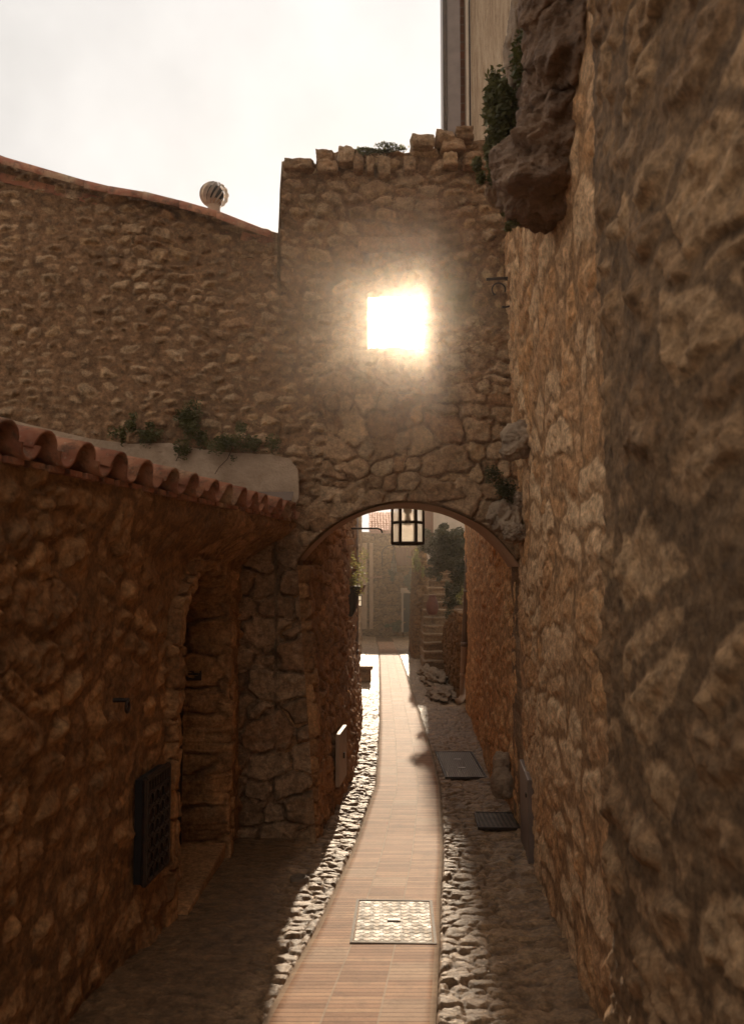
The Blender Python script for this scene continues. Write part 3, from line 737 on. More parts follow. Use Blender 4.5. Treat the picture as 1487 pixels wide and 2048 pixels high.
# overhanging rock
def rock(name, label, lumps, mat, seed=0, sub=5, parent=None, cat='rock', amp=.22, **k):
    bm = bmesh.new()
    for i, (c, r) in enumerate(lumps): rock_bm(bm, c, r, seed+i*3, amp, sub, **k)
    o = bm_obj(name, bm, mat, parent, True)
    if parent is None: tag(o, label, cat)
    return o
c1 = P(1105, 338, 4.95); c2 = P(1135, 222, 4.8); c3 = P(1150, 90, 4.6)
rock('overhanging_rock', 'large smooth brown boulder bulging out high on the right wall', [(c1+Vector((-.01, 0, 0)), (.37, .5, .29)), (c2, (.27, .5, .30)), (c3, (.30, .55, .40)), (P(1170, -60, 4.4), (.36, .6, .4))], M_rock, 4, 6, amp=.2, fr=2.0, box_=.35)
rock('overhanging_ledge', 'pale jagged rock ledge left of the big brown boulder under the bushes', [(P(992, 378, 5.9), (.07, .2, .07)), (P(1012, 330, 5.8), (.07, .2, .15)), (P(1056, 230, 5.4), (.07, .2, .28)), (P(1045, 100, 5.3), (.12, .2, .3))], M_rock2, 14, 5, amp=.35)
rock('corbel_stone', 'rounded corbel boulder jutting from the right wall above the archway', [(P(1045, 880, 7.6), (.20, .24, .17)), (P(1020, 905, 7.55), (.10, .12, .08))], M_rock2, 21, 5, amp=.2)
rock('spring_stones', 'broken stones on the right shoulder of the archway under ivy', [(P(1018, 1035, 8.35), (.15, .2, .19)), (P(990, 1030, 8.5), (.10, .14, .13)), (P(1040, 1000, 8.3), (.09, .15, .1)), (P(1030, 1065, 8.2), (.12, .16, .10))], M_rock2, 31, 5, amp=.32, box_=.3)
rock('guard_stone', 'upright pale guard stone leaning against foot of the right wall', [(P(1003, 1532, 9.9), (.115, .13, .17)), (P(1006, 1565, 9.8), (.15, .16, .19))], M_rock2, 45, 5, amp=.15)
# iron bracket high on right
bm = bmesh.new(); b0 = P(1032, 555, 8.5)
def arc(c, r, a0, a1, n=14): return [Vector((c.x+r*math.cos(a0+(a1-a0)*k/n), c.y, c.z+r*math.sin(a0+(a1-a0)*k/n))) for k in range(n+1)]
tube(bm, [b0, b0+Vector((-.32, 0, -.02))], .016, 8); tube(bm, arc(b0+Vector((-.13, 0, -.17)), .15, R(85), R(-100)), .011, 6)
tube(bm, arc(b0+Vector((-.19, 0, -.13)), .07, R(-20), R(240)), .009, 6)
tag(bm_obj('iron_bracket', bm, M_iron), 'scrolled wrought iron bracket high on the right wall beside the sunlit window', 'bracket')
# ------------------------------------------------------------------ tall corner building upper right
t_tb = thing('corner_tower', 'tall building corner with brick pier rising behind top of the arch wall', 'building', (1.6, 11.5, -2.9))
bm = bmesh.new(); a = P(886, 200, 12); 
box(bm, (a.x+.13, 12.2, 10), (.26, .5, 13), bevel=.01); bm_obj('pilaster', bm, M_zinc, t_tb)
bm = bmesh.new(); tube(bm, [(a.x+.02, 11.9, 3.6), (a.x+.02, 11.9, 12.4)], .035, 10); bm_obj('downpipe', bm, M_iron, t_tb, True)
def brickm():
    m = NT('orange_brick'); mp = m.n('ShaderNodeMapping'); mp.inputs['Rotation'].default_value = (R(90), 0, 0); m.l(m.g.outputs['Position'], mp.inputs[0])
    b = m.n('ShaderNodeTexBrick'); b.inputs['Scale'].default_value = 1; b.inputs['Brick Width'].default_value = .24; b.inputs['Row Height'].default_value = .14; b.inputs['Mortar Size'].default_value = .012
    b.inputs['Color1'].default_value = (.34, .13, .06, 1); b.inputs['Color2'].default_value = (.24, .10, .05, 1); b.inputs['Mortar'].default_value = (.3, .2, .13, 1)
    m.l(mp.outputs[0], b.inputs[0]); c = m.mix(m.rng(m.noise(6), .3, .7, .5, 1), (.08, .05, .03), b.outputs[0]); m.col(c); m.b.inputs['Roughness'].default_value = .9
    m.l(m.bump(b.outputs['Fac'], .5, -.01), m.b.inputs['Normal']); return m.m
M_brick = brickm()
a = P(911, 200, 12); b = P(932, 200, 12)
bm = bmesh.new(); box(bm, ((a.x+b.x)/2+.02, 12.35, 10), (b.x-a.x+.1, .5, 13)); bm_obj('brick_pier', bm, M_brick, t_tb)
a = P(932, 200, 11.9); b = P(942, 200, 11.9)
bm = bmesh.new(); box(bm, ((a.x+b.x)/2, 12.05, 10), (b.x-a.x, .3, 13), bevel=.01); bm_obj('corner_post', bm, M_cream, t_tb)
bm = bmesh.new(); c = P(939, 200, 11.8); tube(bm, [(c.x+.01, 11.86, 3.6), (c.x+.01, 11.86, 12.2)], .014, 8); bm_obj('cable', bm, M_iron, t_tb, True)
bm = bmesh.new(); c = P(942, 200, 11.9).x; box(bm, (c+2.5, 12.1, 10), (5, .3, 13)); 
def woodwall():
    m = NT('streaked_ochre_wall'); n = m.noise(6, 8, .7, sxyz=(5, 5, .35)); n2 = m.noise(30, 5, .7, sxyz=(2, 2, .5))
    c = m.ramp(n, [(.3, (.26, .16, .09)), (.5, (.46, .32, .2)), (.7, (.56, .42, .28))]); c = m.mix(m.rng(n2, .55, .7, 0, .6), c, (.15, .09, .05)); m.col(c)
    m.b.inputs['Roughness'].default_value = .9; m.l(m.bump(n, .8, .05), m.b.inputs['Normal']); return m.m
bm_obj('wall', bm, woodwall(), t_tb)
# ------------------------------------------------------------------ beyond the arch: right ochre wall, pipe
t_ow = thing('ochre_wall', 'tall ochre rendered wall behind the archway on the right', 'wall', (1.8, 13, -2.9))
M_och = stone_mat('ochre_masonry', [(.72, .44, .23), (.82, .55, .32), (.62, .35, .17), (.78, .47, .25)], (.70, .43, .22), lich=.35, lichc=(.85, .6, .36), dk=.12)
def och_f(s, z): return rubble(s, z, .5, .22, 701, .018, .10, 1.3, .022, False, .01, .1)
wall('wall', [(1.62, 9.3), (1.63, 11.5), (1.85, 14.5), (2.06, 18.2)], -3.3, 3.4, .02, M_och, och_f, t_ow, side=1, thick=.5)
def downpipe(label, top, mid, bot, r, Y):
    t = thing('downpipe', label, 'downpipe', bot)
    bm = bmesh.new(); tube(bm, [top, mid], r, 14)
    for q in (.25, .6, .98): p = top.lerp(mid, q); tube(bm, [p-Vector((0, 0, .04)), p+Vector((0, 0, .04))], r*1.15, 14)
    bm_obj('upper_pipe', bm, M_zinc, t, True)
    bm = bmesh.new(); pts = [mid, bot+Vector((0, 0, .22)), bot+Vector((-.01, -.02, .12)), bot+Vector((-.07, -.08, .04)), bot+Vector((-.16, -.12, .02))]
    tube(bm, pts, r*1.1, 14); p = mid.lerp(bot, .5); tube(bm, [p-Vector((0, 0, .03)), p+Vector((0, 0, .03))], r*1.3, 14)
    bm_obj('lower_pipe', bm, M_zinc2, t, True)
downpipe('dark metal downpipe with a tan lower section at the end of ochre wall', P(941, 1020, 17.6), P(928, 1293, 17.6), G(921, 1408)+Vector((.05, 0, .05)), .068, 17.6)
downpipe('tan downpipe on the left wall beyond the archway beside the sunny cobbles', P(711, 1150, 15.6)+Vector((0, 0, 1.2)), P(711, 1310, 15.6), Vector((P(711, 1400, 15.6).x+.02, 15.6, float(gz(15.6))+.02)), .05, 15.6)
# ------------------------------------------------------------------ left alley wall beyond arch
t_la = thing('alley_house', 'sunlit rubble house wall on the left beyond the archway', 'house', (-.6, 14, -2.9))
lap = [(-.86, 9.45), (-.60, 9.75), (-.40, 11.6), (-.36, 13.5), (-.34, 16.6), (-.50, 17.0)]
wall('wall', lap, -3.3, 3.3, .022, M_near, lambda s, z: rubble(s, z, .30, .16, 801, .045, .09, .3, .014), t_la, side=-1, thick=.5, off=lambda s, z: .10*ss(-1., -2.9, z))
# lower facing piece between arch wall and alley wall at ground (side of the pier)
wall('pier_side', [(-.60, 8.78), (-.58, 9.2), (-.52, 9.85)], -3.0, .05, .0155, M_near, lambda s, z: rubble(s, z, .28, .2, 811, .05, .07, .2, .014), t_la, side=-1, thick=.3, off=lambda s, z: -.13*ss(-2.6, .1, z))
# meter panel
a = P(656, 1490, 9.75); 
bm = bmesh.new(); M = Matrix.Rotation(math.atan2(.20, 1.85)*-1, 4, 'Z')
pc = Vector((-.375, 10.25, P(668, 1512, 10.2).z)); box(bm, pc, (.05, .62, .62), M=M, bevel=.008); pan = bm_obj('meter_panel', bm, M_box, t_la)
bm = bmesh.new(); box(bm, pc+Vector((.032, 0, 0)), (.02, .05, .07), M=M, bevel=.004); bm_obj('latch', bm, M_iron, pan)
# timber beam
bm = bmesh.new(); p = P(684, 1087, 11.8); box(bm, p, (.34, .12, .10), M=Matrix.Rotation(R(-9), 4, 'Y'), bevel=.015); bm_obj('beam', bm, M_soff, t_la)
bm = bmesh.new(); p0 = P(692, 1057, 12.5); p1 = P(755, 1057, 12.5); tube(bm, [p0, p1, p1+Vector((.05, 0, -.02)), p1+Vector((.07, 0, -.07))], .014, 8); tag(bm_obj('wall_bracket', bm, M_iron), 'thin horizontal iron arm sticking out from the left alley wall', 'bracket')
# farther left house
t_l2 = thing('row_house', 'farther narrow house on the left side of the alley end', 'house', (-.9, 28, -3.2))
wall('wall', [(-.55, 17.2), (-.46, 24), (-.50, 34), (-.62, 44), (-.8, 51.8)], -4.6, 2.6, .06, M_far, lambda s, z: rubble(s, z, .34, .2, 831, .05, .1, .3, .02), t_l2, side=-1, thick=.5)
# ------------------------------------------------------------------ far house across the end
FY = 52.0
t_fh = thing('end_house', 'stone house closing the far end of the alley with shuttered window and dark door', 'house', (1, FY, -4.2))
wall('wall', [(-1.6, FY), (5.2, FY)], -4.8, P(760, 1064, FY).z, .05, M_far, lambda s, z: rubble(s, z, .36, .2, 841, .07, .1, .3, .02), t_fh, side=-1, thick=.5)
bm = bmesh.new(); a = P(740, 1064, FY-.4); b = P(740, 1026, FY+4.5); rnd = random.Random(5)
w = (a.x, 2.6)
for k in range(16):
    x = a.x+k*.19
    for j in range(9):
        q = j/9; p = Vector((x+rnd.uniform(-.02, .02), a.y+(b.y-a.y)*q, a.z+(b.z-a.z)*q+rnd.uniform(0, .03)))
        half_tile(bm, p, Vector((0, b.y-a.y, b.z-a.z)).normalized(), Vector((1, 0, 0)), Vector((0, 0, 1)), .10, .08, .62, n=5)
rf2 = bm_obj('roof', bm, M_tile_far, t_fh, True)
bm = bmesh.new(); c = Vector(((a.x+3.0)/2, (a.y+b.y)/2, (a.z+b.z)/2-.06)); box(bm, c, (3.2, (b-a).length, .06), M=Matrix.Rotation(math.atan2(b.z-a.z, b.y-a.y), 4, 'X')); bm_obj('roof_deck', bm, M_tile_far, rf2)
bm = bmesh.new()
wa = P(790, 1095, FY); wb = P(837, 1131, FY); zc = (wa.z+wb.z)/2; hh = wa.z-wb.z
win = None
for k, xx in enumerate((wa.x+(wb.x-wa.x)*.25, wa.x+(wb.x-wa.x)*.75)):
    for j in range(3): box(bm, (xx+(j-1)*.23, FY-.12, zc), (.22, .05, hh), bevel=.01)
win = bm_obj('window_shutters', bm, M_shut, t_fh)
bm = bmesh.new(); box(bm, ((wa.x+wb.x)/2, FY-.12, wb.z-.1), (1.7, .25, .12), bevel=.02); bm_obj('sill', bm, M_far, win)
stone_attr(S.objects['sill'], .5)
da = P(806, 1186, FY); db = P(833, 1264, FY)
bm = bmesh.new(); box(bm, ((da.x+db.x)/2, FY-.06, (da.z+db.z)/2), (db.x-da.x, .08, da.z-db.z)); dr = bm_obj('door', bm, M_dark, t_fh)
bm = bmesh.new(); t = .13
box(bm, (da.x-t/2, FY-.12, (da.z+db.z)/2), (t, .2, da.z-db.z), bevel=.01); box(bm, ((da.x+db.x)/2, FY-.13, da.z+.16), (db.x-da.x+.35, .2, .32), bevel=.01)
bm_obj('door_frame', bm, M_cream, dr)
# tile canopy
bm = bmesh.new(); p = P(748, 1157, FY-.3)
for k in range(5): half_tile(bm, p+Vector((-.25+k*.16, 0, 0)), Vector((0, .5, .2)).normalized(), Vector((1, 0, 0)), Vector((0, 0, 1)), .08, .07, .5, n=5)
bm_obj('canopy', bm, M_tile, t_fh)
# pilasters on the left of far house
bm = bmesh.new()
for px, w in ((728, .34), (742, .22)):
    p = P(px, 1100, FY-.15); box(bm, (p.x, FY-.15, -1.0), (w, .2, 5.4), bevel=.02)
bm_obj('pilasters', bm, M_soff, t_fh)
# second cream building behind tree
t_cb = thing('cream_house', 'pale cream building seen behind the dark tree at top of the stairs', 'building', (4, 46, -3))
bm = bmesh.new(); a = P(846, 1060, 46); b = P(1000, 1060, 46); box(bm, ((a.x+b.x)/2, 48, 2.2), (b.x-a.x, 3, 13.2), bevel=.02); box(bm, (b.x/2+a.x/2+.35, 50.2, 4), (b.x-a.x, 1.2, 15.5), bevel=.02); bm_obj('wall', bm, M_cream, t_cb)  # main block heightened, taller rear block added out of view, to shade right cobbles
bm = bmesh.new(); p = P(857, 1040, 46.4); box(bm, (p.x, 46.45, 2.5), (.5, .12, 2.2)); bm_obj('shutter', bm, M_shut, t_cb)
# buttress tower between door and stair
t_bt = thing('buttress', 'tapering rubble buttress left of the stone stairs', 'wall', (1.8, 31, -3.4))
wall('wall', [(1.80, 36), (1.68, 31.0), (1.72, 30.8), (2.02, 30.8), (2.05, 31.2)], -4.2, P(835, 1095, 31).z, .045, M_far, lambda s, z: rubble(s, z, .26, .15, 851, .06, .1, .2, .02), t_bt, side=-1, thick=.3, off=lambda s, z: .14*ss(.5, -3.6, z))
# stairs
t_st = thing('stone_stairs', 'worn stone stairs climbing away on the right past the ochre wall', 'stairs', (2.0, 27, -3.2))
g0 = G(868, 1338); y = g0.y; z = float(gz(y))
for k in range(14):
    xl = 1.68+.028*(k*.45)*2.2; xr = (2.42 if k < 6 else 3.2)+.04*k
    bm = bmesh.new(); box(bm, ((xl+xr)/2, y+.45*k+1.06, z+.255*k+.10), (xr-xl, 2.0, .22)); box(bm, ((xl+xr)/2, y+.45*k+1.0, z+.255*k+.215), (xr-xl+.03, 2.05, .08), bevel=.02)
    bmesh.ops.subdivide_edges(bm, edges=[e for e in bm.edges if e.calc_length() > .3], cuts=6, use_grid_fill=True)
    for v in bm.verts: v.co += mn.noise_vector(v.co*3+Vector((k*5, 0, 0)))*.03
    stone_attr(bm_obj('step', bm, M_cob, t_st), (k*.37) % 1)
# low retaining wall right of stairs
t_lw = thing('low_wall', 'low rubble retaining wall between downpipe and the stairs', 'wall', (2.2, 23, -3.1))
wall('wall', [(2.02, 18.9), (2.12, 21.5), (2.42, 27.6)], -3.6, lambda s: np.interp(s, [0, 3, 9], [-.95, -1.2, -2.0])+(vn(s*4, s*0, 3)-.5)*.15, .03, M_far, lambda s, z: rubble(s, z, .22, .14, 861, .07, .08, 0, .02), t_lw, side=1, thick=.6)
rock('rock_outcrop', 'sloping bare rock at the foot of the low wall beside the path', [((1.75, 20.2, -3.02), (.40, 1.3, .16)), ((1.72, 22.8, -3.05), (.34, 1.2, .26)), ((1.70, 25.0, -3.15), (.3, .9, .24))], M_rock2, 61, 5, amp=.4, fr=2.2)
# back-stop bank behind stairs/tree
# ------------------------------------------------------------------ foliage
def leaves(bm, c, rad, n, size, rnd, clumps=7, flat=.5, droop=0.):
    cl = [(Vector((rnd.gauss(0, .45), rnd.gauss(0, .45), rnd.gauss(0, .45))), rnd.uniform(.25, .55)) for _ in range(clumps)]
    for _ in range(n):
        cc, cr_ = rnd.choice(cl)
        d = Vector((rnd.gauss(0, 1), rnd.gauss(0, 1), rnd.gauss(0, 1))).normalized()*rnd.random()**.4*cr_
        q = cc+d
        p = Vector((c[0]+q.x*rad[0], c[1]+q.y*rad[1], c[2]+q.z*rad[2]-droop*rnd.random()**2))
        a = Vector((rnd.gauss(0, 1), rnd.gauss(0, 1), rnd.gauss(0, flat))).normalized()
        b = a.cross(Vector((rnd.gauss(0, 1), rnd.gauss(0, 1), rnd.gauss(0, 1)))).normalized()
        s = size*rnd.uniform(.6, 1.35)
        bm.faces.new([bm.verts.new(p-a*s), bm.verts.new(p+b*s*.42), bm.verts.new(p+a*s), bm.verts.new(p-b*s*.42)])
def stems(bm, c, rad, n, r, rnd, base=None):
    base = base or Vector((c[0], c[1]+.05, c[2]-rad[2]))
    for _ in range(n):
        e = Vector((c[0]+rnd.gauss(0, .5)*rad[0], c[1]+rnd.gauss(0, .5)*rad[1], c[2]+rnd.gauss(.2, .5)*rad[2])); m_ = base.lerp(e, .5)+Vector((rnd.gauss(0, .1), rnd.gauss(0, .1), rnd.gauss(0, .1)))*rad[0]
        tube(bm, [base, m_, e], [r, r*.7, r*.3], 5)
def plant(name, label, c, rad, n, size, mat, cat='plant', group=None, seed=1, droop=0., stem=5, base=None, clumps=7):
    rnd = random.Random(seed); t = thing(name, label, cat, tuple(base or c), group)
    bm = bmesh.new(); leaves(bm, c, rad, n, size, rnd, clumps, droop=droop); bm_obj('foliage', bm, mat, t)
    bm = bmesh.new(); stems(bm, c, rad, stem, max(.004, size*.16), rnd, base); bm_obj('stems', bm, M_wood, t)
    return t
ql = 8.50
for i, (px, py, w, h, lab) in enumerate([(253, 850, 18, 16, 'small green tuft leftmost on the house wall above the plaster band'), (383, 852, 38, 40, 'largest round bush growing from the house wall above the plaster'), (292, 872, 26, 12, 'low trailing tuft between the small tuft and the big bush'), (440, 885, 20, 18, 'small bush hanging between the two larger wall bushes'), (492, 876, 30, 28, 'rightmost bush on the house wall above the plaster band')]):
    k = ql/F*1.25; plant('wall_bush', lab, P(px, py, ql), (w*k, .14, h*k), int(1300*w*h/900)+260, .018, M_leaf, 'bush', 'bushes on the house wall', 20+i, droop=.08, base=P(px, py-4, 8.6))
# trailing twigs over plaster
for pts, lb_ in (([(465, 895), (455, 918), (438, 935), (430, 948)], 'thin dry twig trailing over plaster band below the right wall bushes'), ([(372, 885), (362, 902), (352, 922)], 'short dry twig trailing over plaster band below the big bush')):
    bm = bmesh.new(); tube(bm, [P(x, y_, 8.5) for x, y_ in pts], .005, 5); tag(bm_obj('dry_twig', bm, M_wood), lb_, 'twig', 'dry twigs over the plaster')
plant('wall_shrub', 'big dark shrub hanging at top of right wall beside boulder', P(1000, 250, 5.2), (.17, .2, .42), 6500, .024, M_leaf, 'bush', None, 31, base=P(1040, 260, 5.3), clumps=12)
plant('wall_shrub', 'leafy tuft below the dark shrub in front of pale rock ledge', P(978, 335, 5.6), (.12, .2, .17), 1300, .020, M_leaf, 'bush', None, 32, base=P(1020, 345, 7.0))
plant('wall_shrub', 'small green tuft growing under the overhanging boulder', P(1030, 435, 5.2), (.10, .12, .06), 500, .016, M_leaf, 'bush', None, 33, base=P(1060, 440, 6.4))
plant('ivy', 'dark ivy patch over right shoulder of the archway', P(1012, 968, 8.3), (.20, .12, .17), 1300, .018, M_leafd, 'ivy', None, 34, droop=.1)
plant('grass_tuft', 'low row of grass and succulents on top of the arch wall', P(770, 301, 8.72), (.30, .12, .05), 1500, .015, M_leaf, 'grass tuft', None, 35, stem=8)
plant('sprig', 'yellow-green sprig on arch wall top left of the grass row', P(720, 299, 8.75), (.06, .06, .03), 90, .012, M_leafy, 'sprig', None, 36, stem=3)
plant('sprig', 'yellow-green sprig on arch wall top beside the rounded coping stone', P(806, 296, 8.75), (.05, .06, .03), 90, .012, M_leafy, 'sprig', None, 37, stem=3)
# ivy cracks
# tree beyond the stairs
t_tr = thing('tree', 'dark leafy tree overhanging the stairs beyond the archway', 'tree', (3.3, 29, -2.2))
rnd = random.Random(77); bm = bmesh.new()
for (px, py, Y, rx, rz_, n) in [(880, 1070, 26, .62, .42, 3200), (915, 1085, 25.5, .5, .6, 2600), (890, 1115, 27, .7, .5, 3000), (925, 1145, 27, .55, .6, 2200), (860, 1095, 27, .4, .4, 1200), (905, 1190, 28.5, .45, .6, 1300)]:
    leaves(bm, P(px, py, Y), (rx, .8, rz_), n, .06, rnd, 12)
bm_obj('crown', bm, M_leafd, t_tr)
bm = bmesh.new(); b_ = Vector((3.4, 29.5, -1.6)); tube(bm, [b_, b_+Vector((-.1, -.8, 1.4)), P(895, 1100, 26.8), P(880, 1070, 26)], [.14, .11, .07, .03], 8)
tube(bm, [b_+Vector((-.1, -.8, 1.4)), P(920, 1100, 26)], [.08, .03], 6); bm_obj('trunk', bm, M_wood, t_tr, True)
plant('climber', 'golden backlit climber on top of the buttress', P(835, 1125, 30.4), (.22, .3, .62), 700, .045, M_leafy, 'climber', None, 41)
plant('shrub', 'dark shrub between far door and the buttress climber', P(815, 1158, 44), (.5, .4, .6), 900, .07, M_leafd, 'shrub', None, 42)
plant('shrub', 'low green shrub at foot of far house left of its door', P(784, 1250, 50), (.55, .4, .42), 1000, .07, M_leaf, 'shrub', None, 43)
plant('window_flowers', 'small flowering plant on the sill of shuttered window', P(826, 1116, 51.2), (.4, .2, .2), 160, .05, M_leafd, 'plant', None, 44)
# hanging plants on left wall
def pot(label, px, py, Y, r, h, mat, lc, seed, nleaf=500, g='pots hanging on the left alley wall', rad=None, name='hanging_pot'):
    c = P(px, py, Y); t = thing(name, label, 'flower pot', tuple(c), g)
    bm = bmesh.new(); lathe(bm, [(r*.25, -h), (r*.6, -h*.8), (r*.9, -h*.25), (r, 0), (r*1.1, 0), (r*1.1, .03), (r*.9, .03), (r*.85, -.02)], c, 18); bm_obj('pot', bm, mat, t, True)
    rnd = random.Random(seed); bm = bmesh.new(); leaves(bm, c+Vector((0, 0, (rad or .22)*.75)), (rad or .2, rad or .2, (rad or .2)*1.1), nleaf, .022, rnd, 8, droop=.12); bm_obj('foliage', bm, lc, t)
    return t
pot('brown hanging pot with golden backlit trailing plant, uppermost on left wall', 699, 1142, 12.6, .10, .30, M_terra, M_leafy, 51, 500, rad=.24)
pot('black pointed hanging pot with sparse plant below the brown one', 699, 1176, 12.2, .15, .42, M_iron, M_leafy, 52, 260, rad=.16)
pot('small red pot with flowers farther along the left wall', 720, 1172, 17.6, .11, .16, M_terra, M_leafy, 53, 140, rad=.10)
# wall lamp far left
def lantern(root_loc, R_, H, nside, label, name, cat, arm=None, roof_h=0, frost=None, rot=0, mats=None):
    t = thing(name, label, cat, root_loc); c = Vector(root_loc)
    bm = bmesh.new(); pt = lambda k, z, r=R_: c+Vector((r*math.cos(rot+2*math.pi*k/nside), r*math.sin(rot+2*math.pi*k/nside), z))
    w = R_*.09
    for k in range(nside):
        tube(bm, [pt(k, 0), pt(k, H)], w, 4)
        for z, ww_ in ((0, w*1.25), (H*.555, w), (H, w*1.25)): tube(bm, [pt(k, z), pt(k+1, z)], ww_, 4)
    bm_obj('frame', bm, mats or M_iron, t)
    for k in range(nside):
        bm = bmesh.new(); q = [pt(k, 0, R_*.965), pt(k+1, 0, R_*.965), pt(k+1, H, R_*.965), pt(k, H, R_*.965)]
        f = bm.faces.new([bm.verts.new(p) for p in q]); bmesh.ops.solidify(bm, geom=[f], thickness=.004); bm_obj('pane', bm, frost, t)
    bm = bmesh.new(); rr = [bm.verts.new(pt(k, H+.004, R_*1.12)) for k in range(nside)]; ap = [bm.verts.new(pt(k, H+max(roof_h, .02), R_*(.15 if roof_h else 1.12))) for k in range(nside)]
    for k in range(nside): bm.faces.new((rr[k], rr[(k+1) % nside], ap[(k+1) % nside], ap[k]))
    bm.faces.new(rr[::-1]); bm.faces.new(ap); bm_obj('cap', bm, M_iron, t)
    return t
def frost():
    m = NT('frosted_glass'); m.t.nodes.remove(m.b); d = m.n('ShaderNodeBsdfTranslucent'); d.inputs[0].default_value = (.95, .9, .82, 1)
    e = m.n('ShaderNodeBsdfTransparent'); x = m.n('ShaderNodeMixShader'); n = m.rng(m.noise(9, 5, .6), .3, .7, .45, .6)
    m.l(n, x.inputs[0]); m.l(e.outputs[0], x.inputs[1]); m.l(d.outputs[0], x.inputs[2]); m.l(x.outputs[0], m.out.inputs[0]); return m.m
M_fr = frost()
LY = 9.9
lb = P(815, 1087, LY); lt = P(815, 1012, LY)
tl = lantern((lb.x, LY, lb.z), 31*LY/F, lt.z-lb.z, 6, 'black framed hexagonal street lantern with white glass hanging in the archway', 'hanging_lantern', 'lantern', frost=M_fr, mats=M_iron, roof_h=.16)
bm = bmesh.new(); lathe(bm, [(.02, 0), (.05, -.02), (.055, -.06), (.03, -.09), (.012, -.10)], (lb.x, LY, lt.z-.005), 14); lathe(bm, [(.01, -.10), (.035, -.13), (.04, -.18), (.015, -.22)], (lb.x, LY, lt.z), 14); bm_obj('bulb_socket', bm, M_zinc, tl, True)
bm = bmesh.new(); tube(bm, [(lb.x, LY, lt.z+.15), (lb.x, LY, 1.05), (lb.x, LY-.35, 1.05)], .012, 8); bm_obj('hanger', bm, M_iron, tl)
bl = P(718, 1212, 19.0); t2 = lantern((bl.x, 19.0, bl.z), .075, .24, 4, 'tiny white-paned wall lamp on the left wall above the downpipe', 'wall_lamp', 'lamp', frost=M_fr, rot=R(45), roof_h=.06)
bm = bmesh.new(); tube(bm, [(bl.x, 19, bl.z+.3), (bl.x, 19, bl.z+.38), (bl.x-.3, 19, bl.z+.38)], .012, 6); bm_obj('arm', bm, M_iron, t2)
# far street lamp on hook
fl = P(787, 1150, 50.8); t3 = lantern((fl.x, 50.8, P(787, 1131, 50.8).z-.45), .16, .62, 6, 'small pointed iron lantern hanging from curved arm on the end house', 'street_lamp', 'lamp', frost=M_fr, roof_h=.55)
bm = bmesh.new(); q = [(764, 1133), (764, 1118), (764, 1106), (767, 1097), (775, 1092), (784, 1091), (789, 1094), (789, 1099), (786, 1100), (786, 1106)]
tube(bm, [P(x, y_, 50.8) for x, y_ in q], .035, 6); tube(bm, [P(764, 1133, 50.8), P(764, 1133, 50.8)+Vector((0, 1.2, 0))], .035, 6); bm_obj('arm', bm, M_iron, t3)
# hanging basket on far house
plant('hanging_basket', 'dark hanging basket on end house under the street lamp', P(782, 1150, 51), (.38, .3, .4), 500, .07, M_leafd, 'basket', None, 45)
# jar on stairs
c = P(864, 1229, 29.0); bm = bmesh.new(); lathe(bm, [(.13, 0), (.20, .12), (.22, .28), (.20, .42), (.14, .56), (.11, .64), (.13, .68), (.10, .66)], c, 24)
tag(bm_obj('terracotta_jar', bm, M_terra, None, True), 'dark red terracotta jar standing at left side of the stairs', 'jar')
plant('potted_plant', 'small yellowish plant on the low wall beside the stairs', P(917, 1195, 24), (.14, .14, .2), 200, .035, M_leafy, 'plant', None, 46)
# stone bench block left
g = G(728, 1366); bm = bmesh.new(); box(bm, (g.x-.02, g.y+.3, float(gz(g.y))+.2), (.42, .7, .34), bevel=.03); box(bm, (g.x-.02, g.y+.28, float(gz(g.y))+.42), (.52, .8, .10), bevel=.03)
tag(stone_attr(bm_obj('stone_bench', bm, M_cob), .4), 'small sunlit stone bench against the left wall beyond downpipe', 'bench')
# ------------------------------------------------------------------ ground ironwork
def checker(name, c1, c2, sc, rough=.3, metal=.8):
    m = NT(name); w = m.n('ShaderNodeTexWave'); w.wave_type = 'BANDS'; mp = m.n('ShaderNodeMapping'); mp.inputs['Rotation'].default_value = (0, 0, R(45)); m.l(m.g.outputs['Position'], mp.inputs[0])
    sp = m.n('ShaderNodeSeparateXYZ'); m.l(mp.outputs[0], sp.inputs[0])
    a = m.math('SINE', m.math('MULTIPLY', sp.outputs[0], sc)); b = m.math('SINE', m.math('MULTIPLY', sp.outputs[1], sc)); h = m.math('MULTIPLY', a, b); h = m.rng(h, -.1, .25)
    m.col(m.mix(h, c1, c2)); m.b.inputs['Metallic'].default_value = metal; m.l(m.rng(m.noise(12), .3, .7, rough, rough+.25), m.b.inputs['Roughness']); m.l(m.bump(h, .9, .01), m.b.inputs['Normal']); return m.m
M_chk = checker('tread_plate', (.11, .075, .045), (.34, .25, .17), 62, .55, .1)
M_chkd = checker('dark_tread_plate', (.05, .035, .024), (.17, .12, .08), 90, .6, .2)
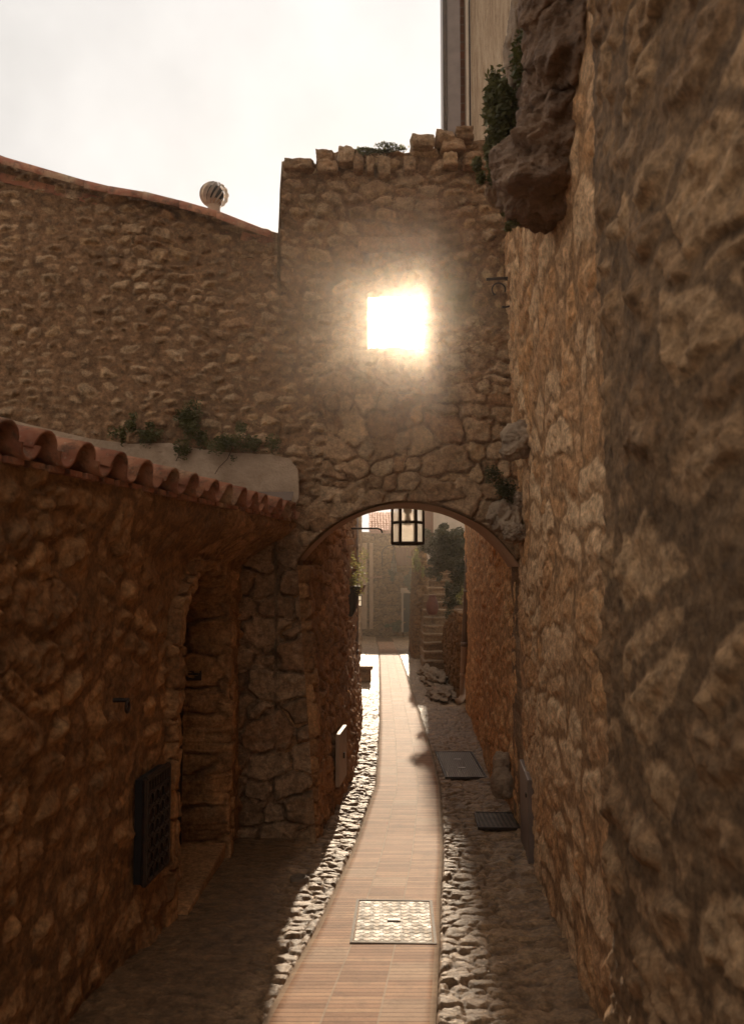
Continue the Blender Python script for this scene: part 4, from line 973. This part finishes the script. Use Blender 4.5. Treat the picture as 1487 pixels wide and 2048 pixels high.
def plate(name, label, cat, x0, x1, y0, y1, mat, zoff=.03, handles=0, rot=0):
    t = thing(name, label, cat, ((x0+x1)/2, (y0+y1)/2, float(gz((y0+y1)/2))+zoff)); ym = (y0+y1)/2; sl_ = (float(gz(y1))-float(gz(y0)))/(y1-y0)
    M = Matrix.Rotation(rot, 4, 'Z') @ Matrix.Rotation(math.atan(sl_), 4, 'X'); c = Vector(((x0+x1)/2, ym, float(gz(ym))+zoff))
    bm = bmesh.new(); box(bm, c, (x1-x0-.035, y1-y0-.035, .02), M=M, bevel=.003); lid = bm_obj('lid', bm, mat, t)
    bm = bmesh.new()
    for (dx, dy, sx_, sy_) in ((0, (y1-y0)/2, x1-x0+.02, .022), (0, -(y1-y0)/2, x1-x0+.02, .022), ((x1-x0)/2, 0, .022, y1-y0-.024), (-(x1-x0)/2, 0, .022, y1-y0-.024)):
        box(bm, c+(M @ Vector((dx, dy, .002))), (sx_, sy_, .026), M=M)
    bm_obj('frame', bm, M_iron if mat is not M_chk else M_rim, t)
    for k in range(handles):
        bm = bmesh.new(); yy = (y1-y0)*((k+1)/(handles+1)-.5); p = c+(M @ Vector((0, yy, .014)))
        box(bm, p, (.10, .05, .008), M=M, bevel=.002); bm_obj('keyhole', bm, M_steel if mat is not M_chk else M_iron, lid)
    return t
plate('manhole_cover', 'pale tread-plate manhole cover set in brick path at the bottom', 'manhole cover', -.13, .46, 5.95, 6.86, M_chk, .012, 1, rot=R(-2))
def ridged():
    m = NT('ridged_iron'); sp = m.n('ShaderNodeSeparateXYZ'); m.l(m.g.outputs['Position'], sp.inputs[0]); h = m.rng(m.math('SINE', m.math('MULTIPLY', sp.outputs[0], 210)), -.3, .3)
    m.col(m.mix(h, (.07, .05, .034), (.20, .145, .10))); m.b.inputs['Metallic'].default_value = .2; m.b.inputs['Roughness'].default_value = .6; m.l(m.bump(h, .8, .008), m.b.inputs['Normal']); return m.m
plate('access_cover', 'large dark ridged access cover in cobbles right of the path', 'access cover', 1.02, 1.58, 11.55, 13.3, ridged(), .038, 2)
plate('drain_grate', 'small dark lozenge-pattern cover beside foot of the right wall', 'drain cover', 1.18, 1.62, 9.15, 9.75, M_chkd, .045, 0, rot=R(-3))
g = G(597, 1767); bm = bmesh.new(); z = g.z+.055
ring = lambda r, zz: [bm.verts.new((g.x+r*math.cos(k*math.pi/16), g.y+r*math.sin(k*math.pi/16), zz)) for k in range(32)]
rs = [ring(.075, z-.14), ring(.075, z), ring(.066, z+.006), ring(.05, z), ring(.045, z-.015)]
for a, b in zip(rs, rs[1:]):
    for k in range(32): bm.faces.new((a[k], a[(k+1) % 32], b[(k+1) % 32], b[k]))
bm.faces.new(rs[-1])
tag(bm_obj('valve_cap', bm, M_rim, None, True), 'small round metal valve cap in the cobbles at edge of the sunlight', 'valve cap')
# low hatch on right wall
bm = bmesh.new(); M = Matrix.Rotation(-math.atan2(.14, 1.5), 4, 'Z'); p = Vector((1.53, 8.3, -2.42)); box(bm, p, (.06, .85, .9), M=M, bevel=.01)
th = thing('wall_hatch', 'brown metal hatch low at foot of the right wall', 'hatch', tuple(p-Vector((0, 0, .45)))); ho = bm_obj('panel', bm, M_zinc, th)
bm = bmesh.new(); box(bm, p+Vector((-.05, -.3, .28)), (.04, .05, .04), M=M); bm_obj('latch', bm, M_iron, ho)
# ------------------------------------------------------------------ haze volume added for the glare-like glow round the sunlit window
bm = bmesh.new(); r = bmesh.ops.create_cube(bm, size=1); bmesh.ops.scale(bm, vec=(30, 72, 20.5), verts=bm.verts); bmesh.ops.translate(bm, vec=(0, 24, 3.55), verts=bm.verts)
hm = bpy.data.materials.new('haze'); hm.use_nodes = True; hn = hm.node_tree; hn.nodes.clear(); ho = hn.nodes.new('ShaderNodeOutputMaterial'); pv = hn.nodes.new('ShaderNodeVolumePrincipled')
pv.inputs['Color'].default_value = (1, .86, .72, 1); pv.inputs['Density'].default_value = .0016; pv.inputs['Anisotropy'].default_value = .94
hn.links.new(pv.outputs[0], ho.inputs['Volume']); hz = bm_obj('haze', bm, hm); hz['kind'] = 'stuff'; hz.display_type = 'WIRE'
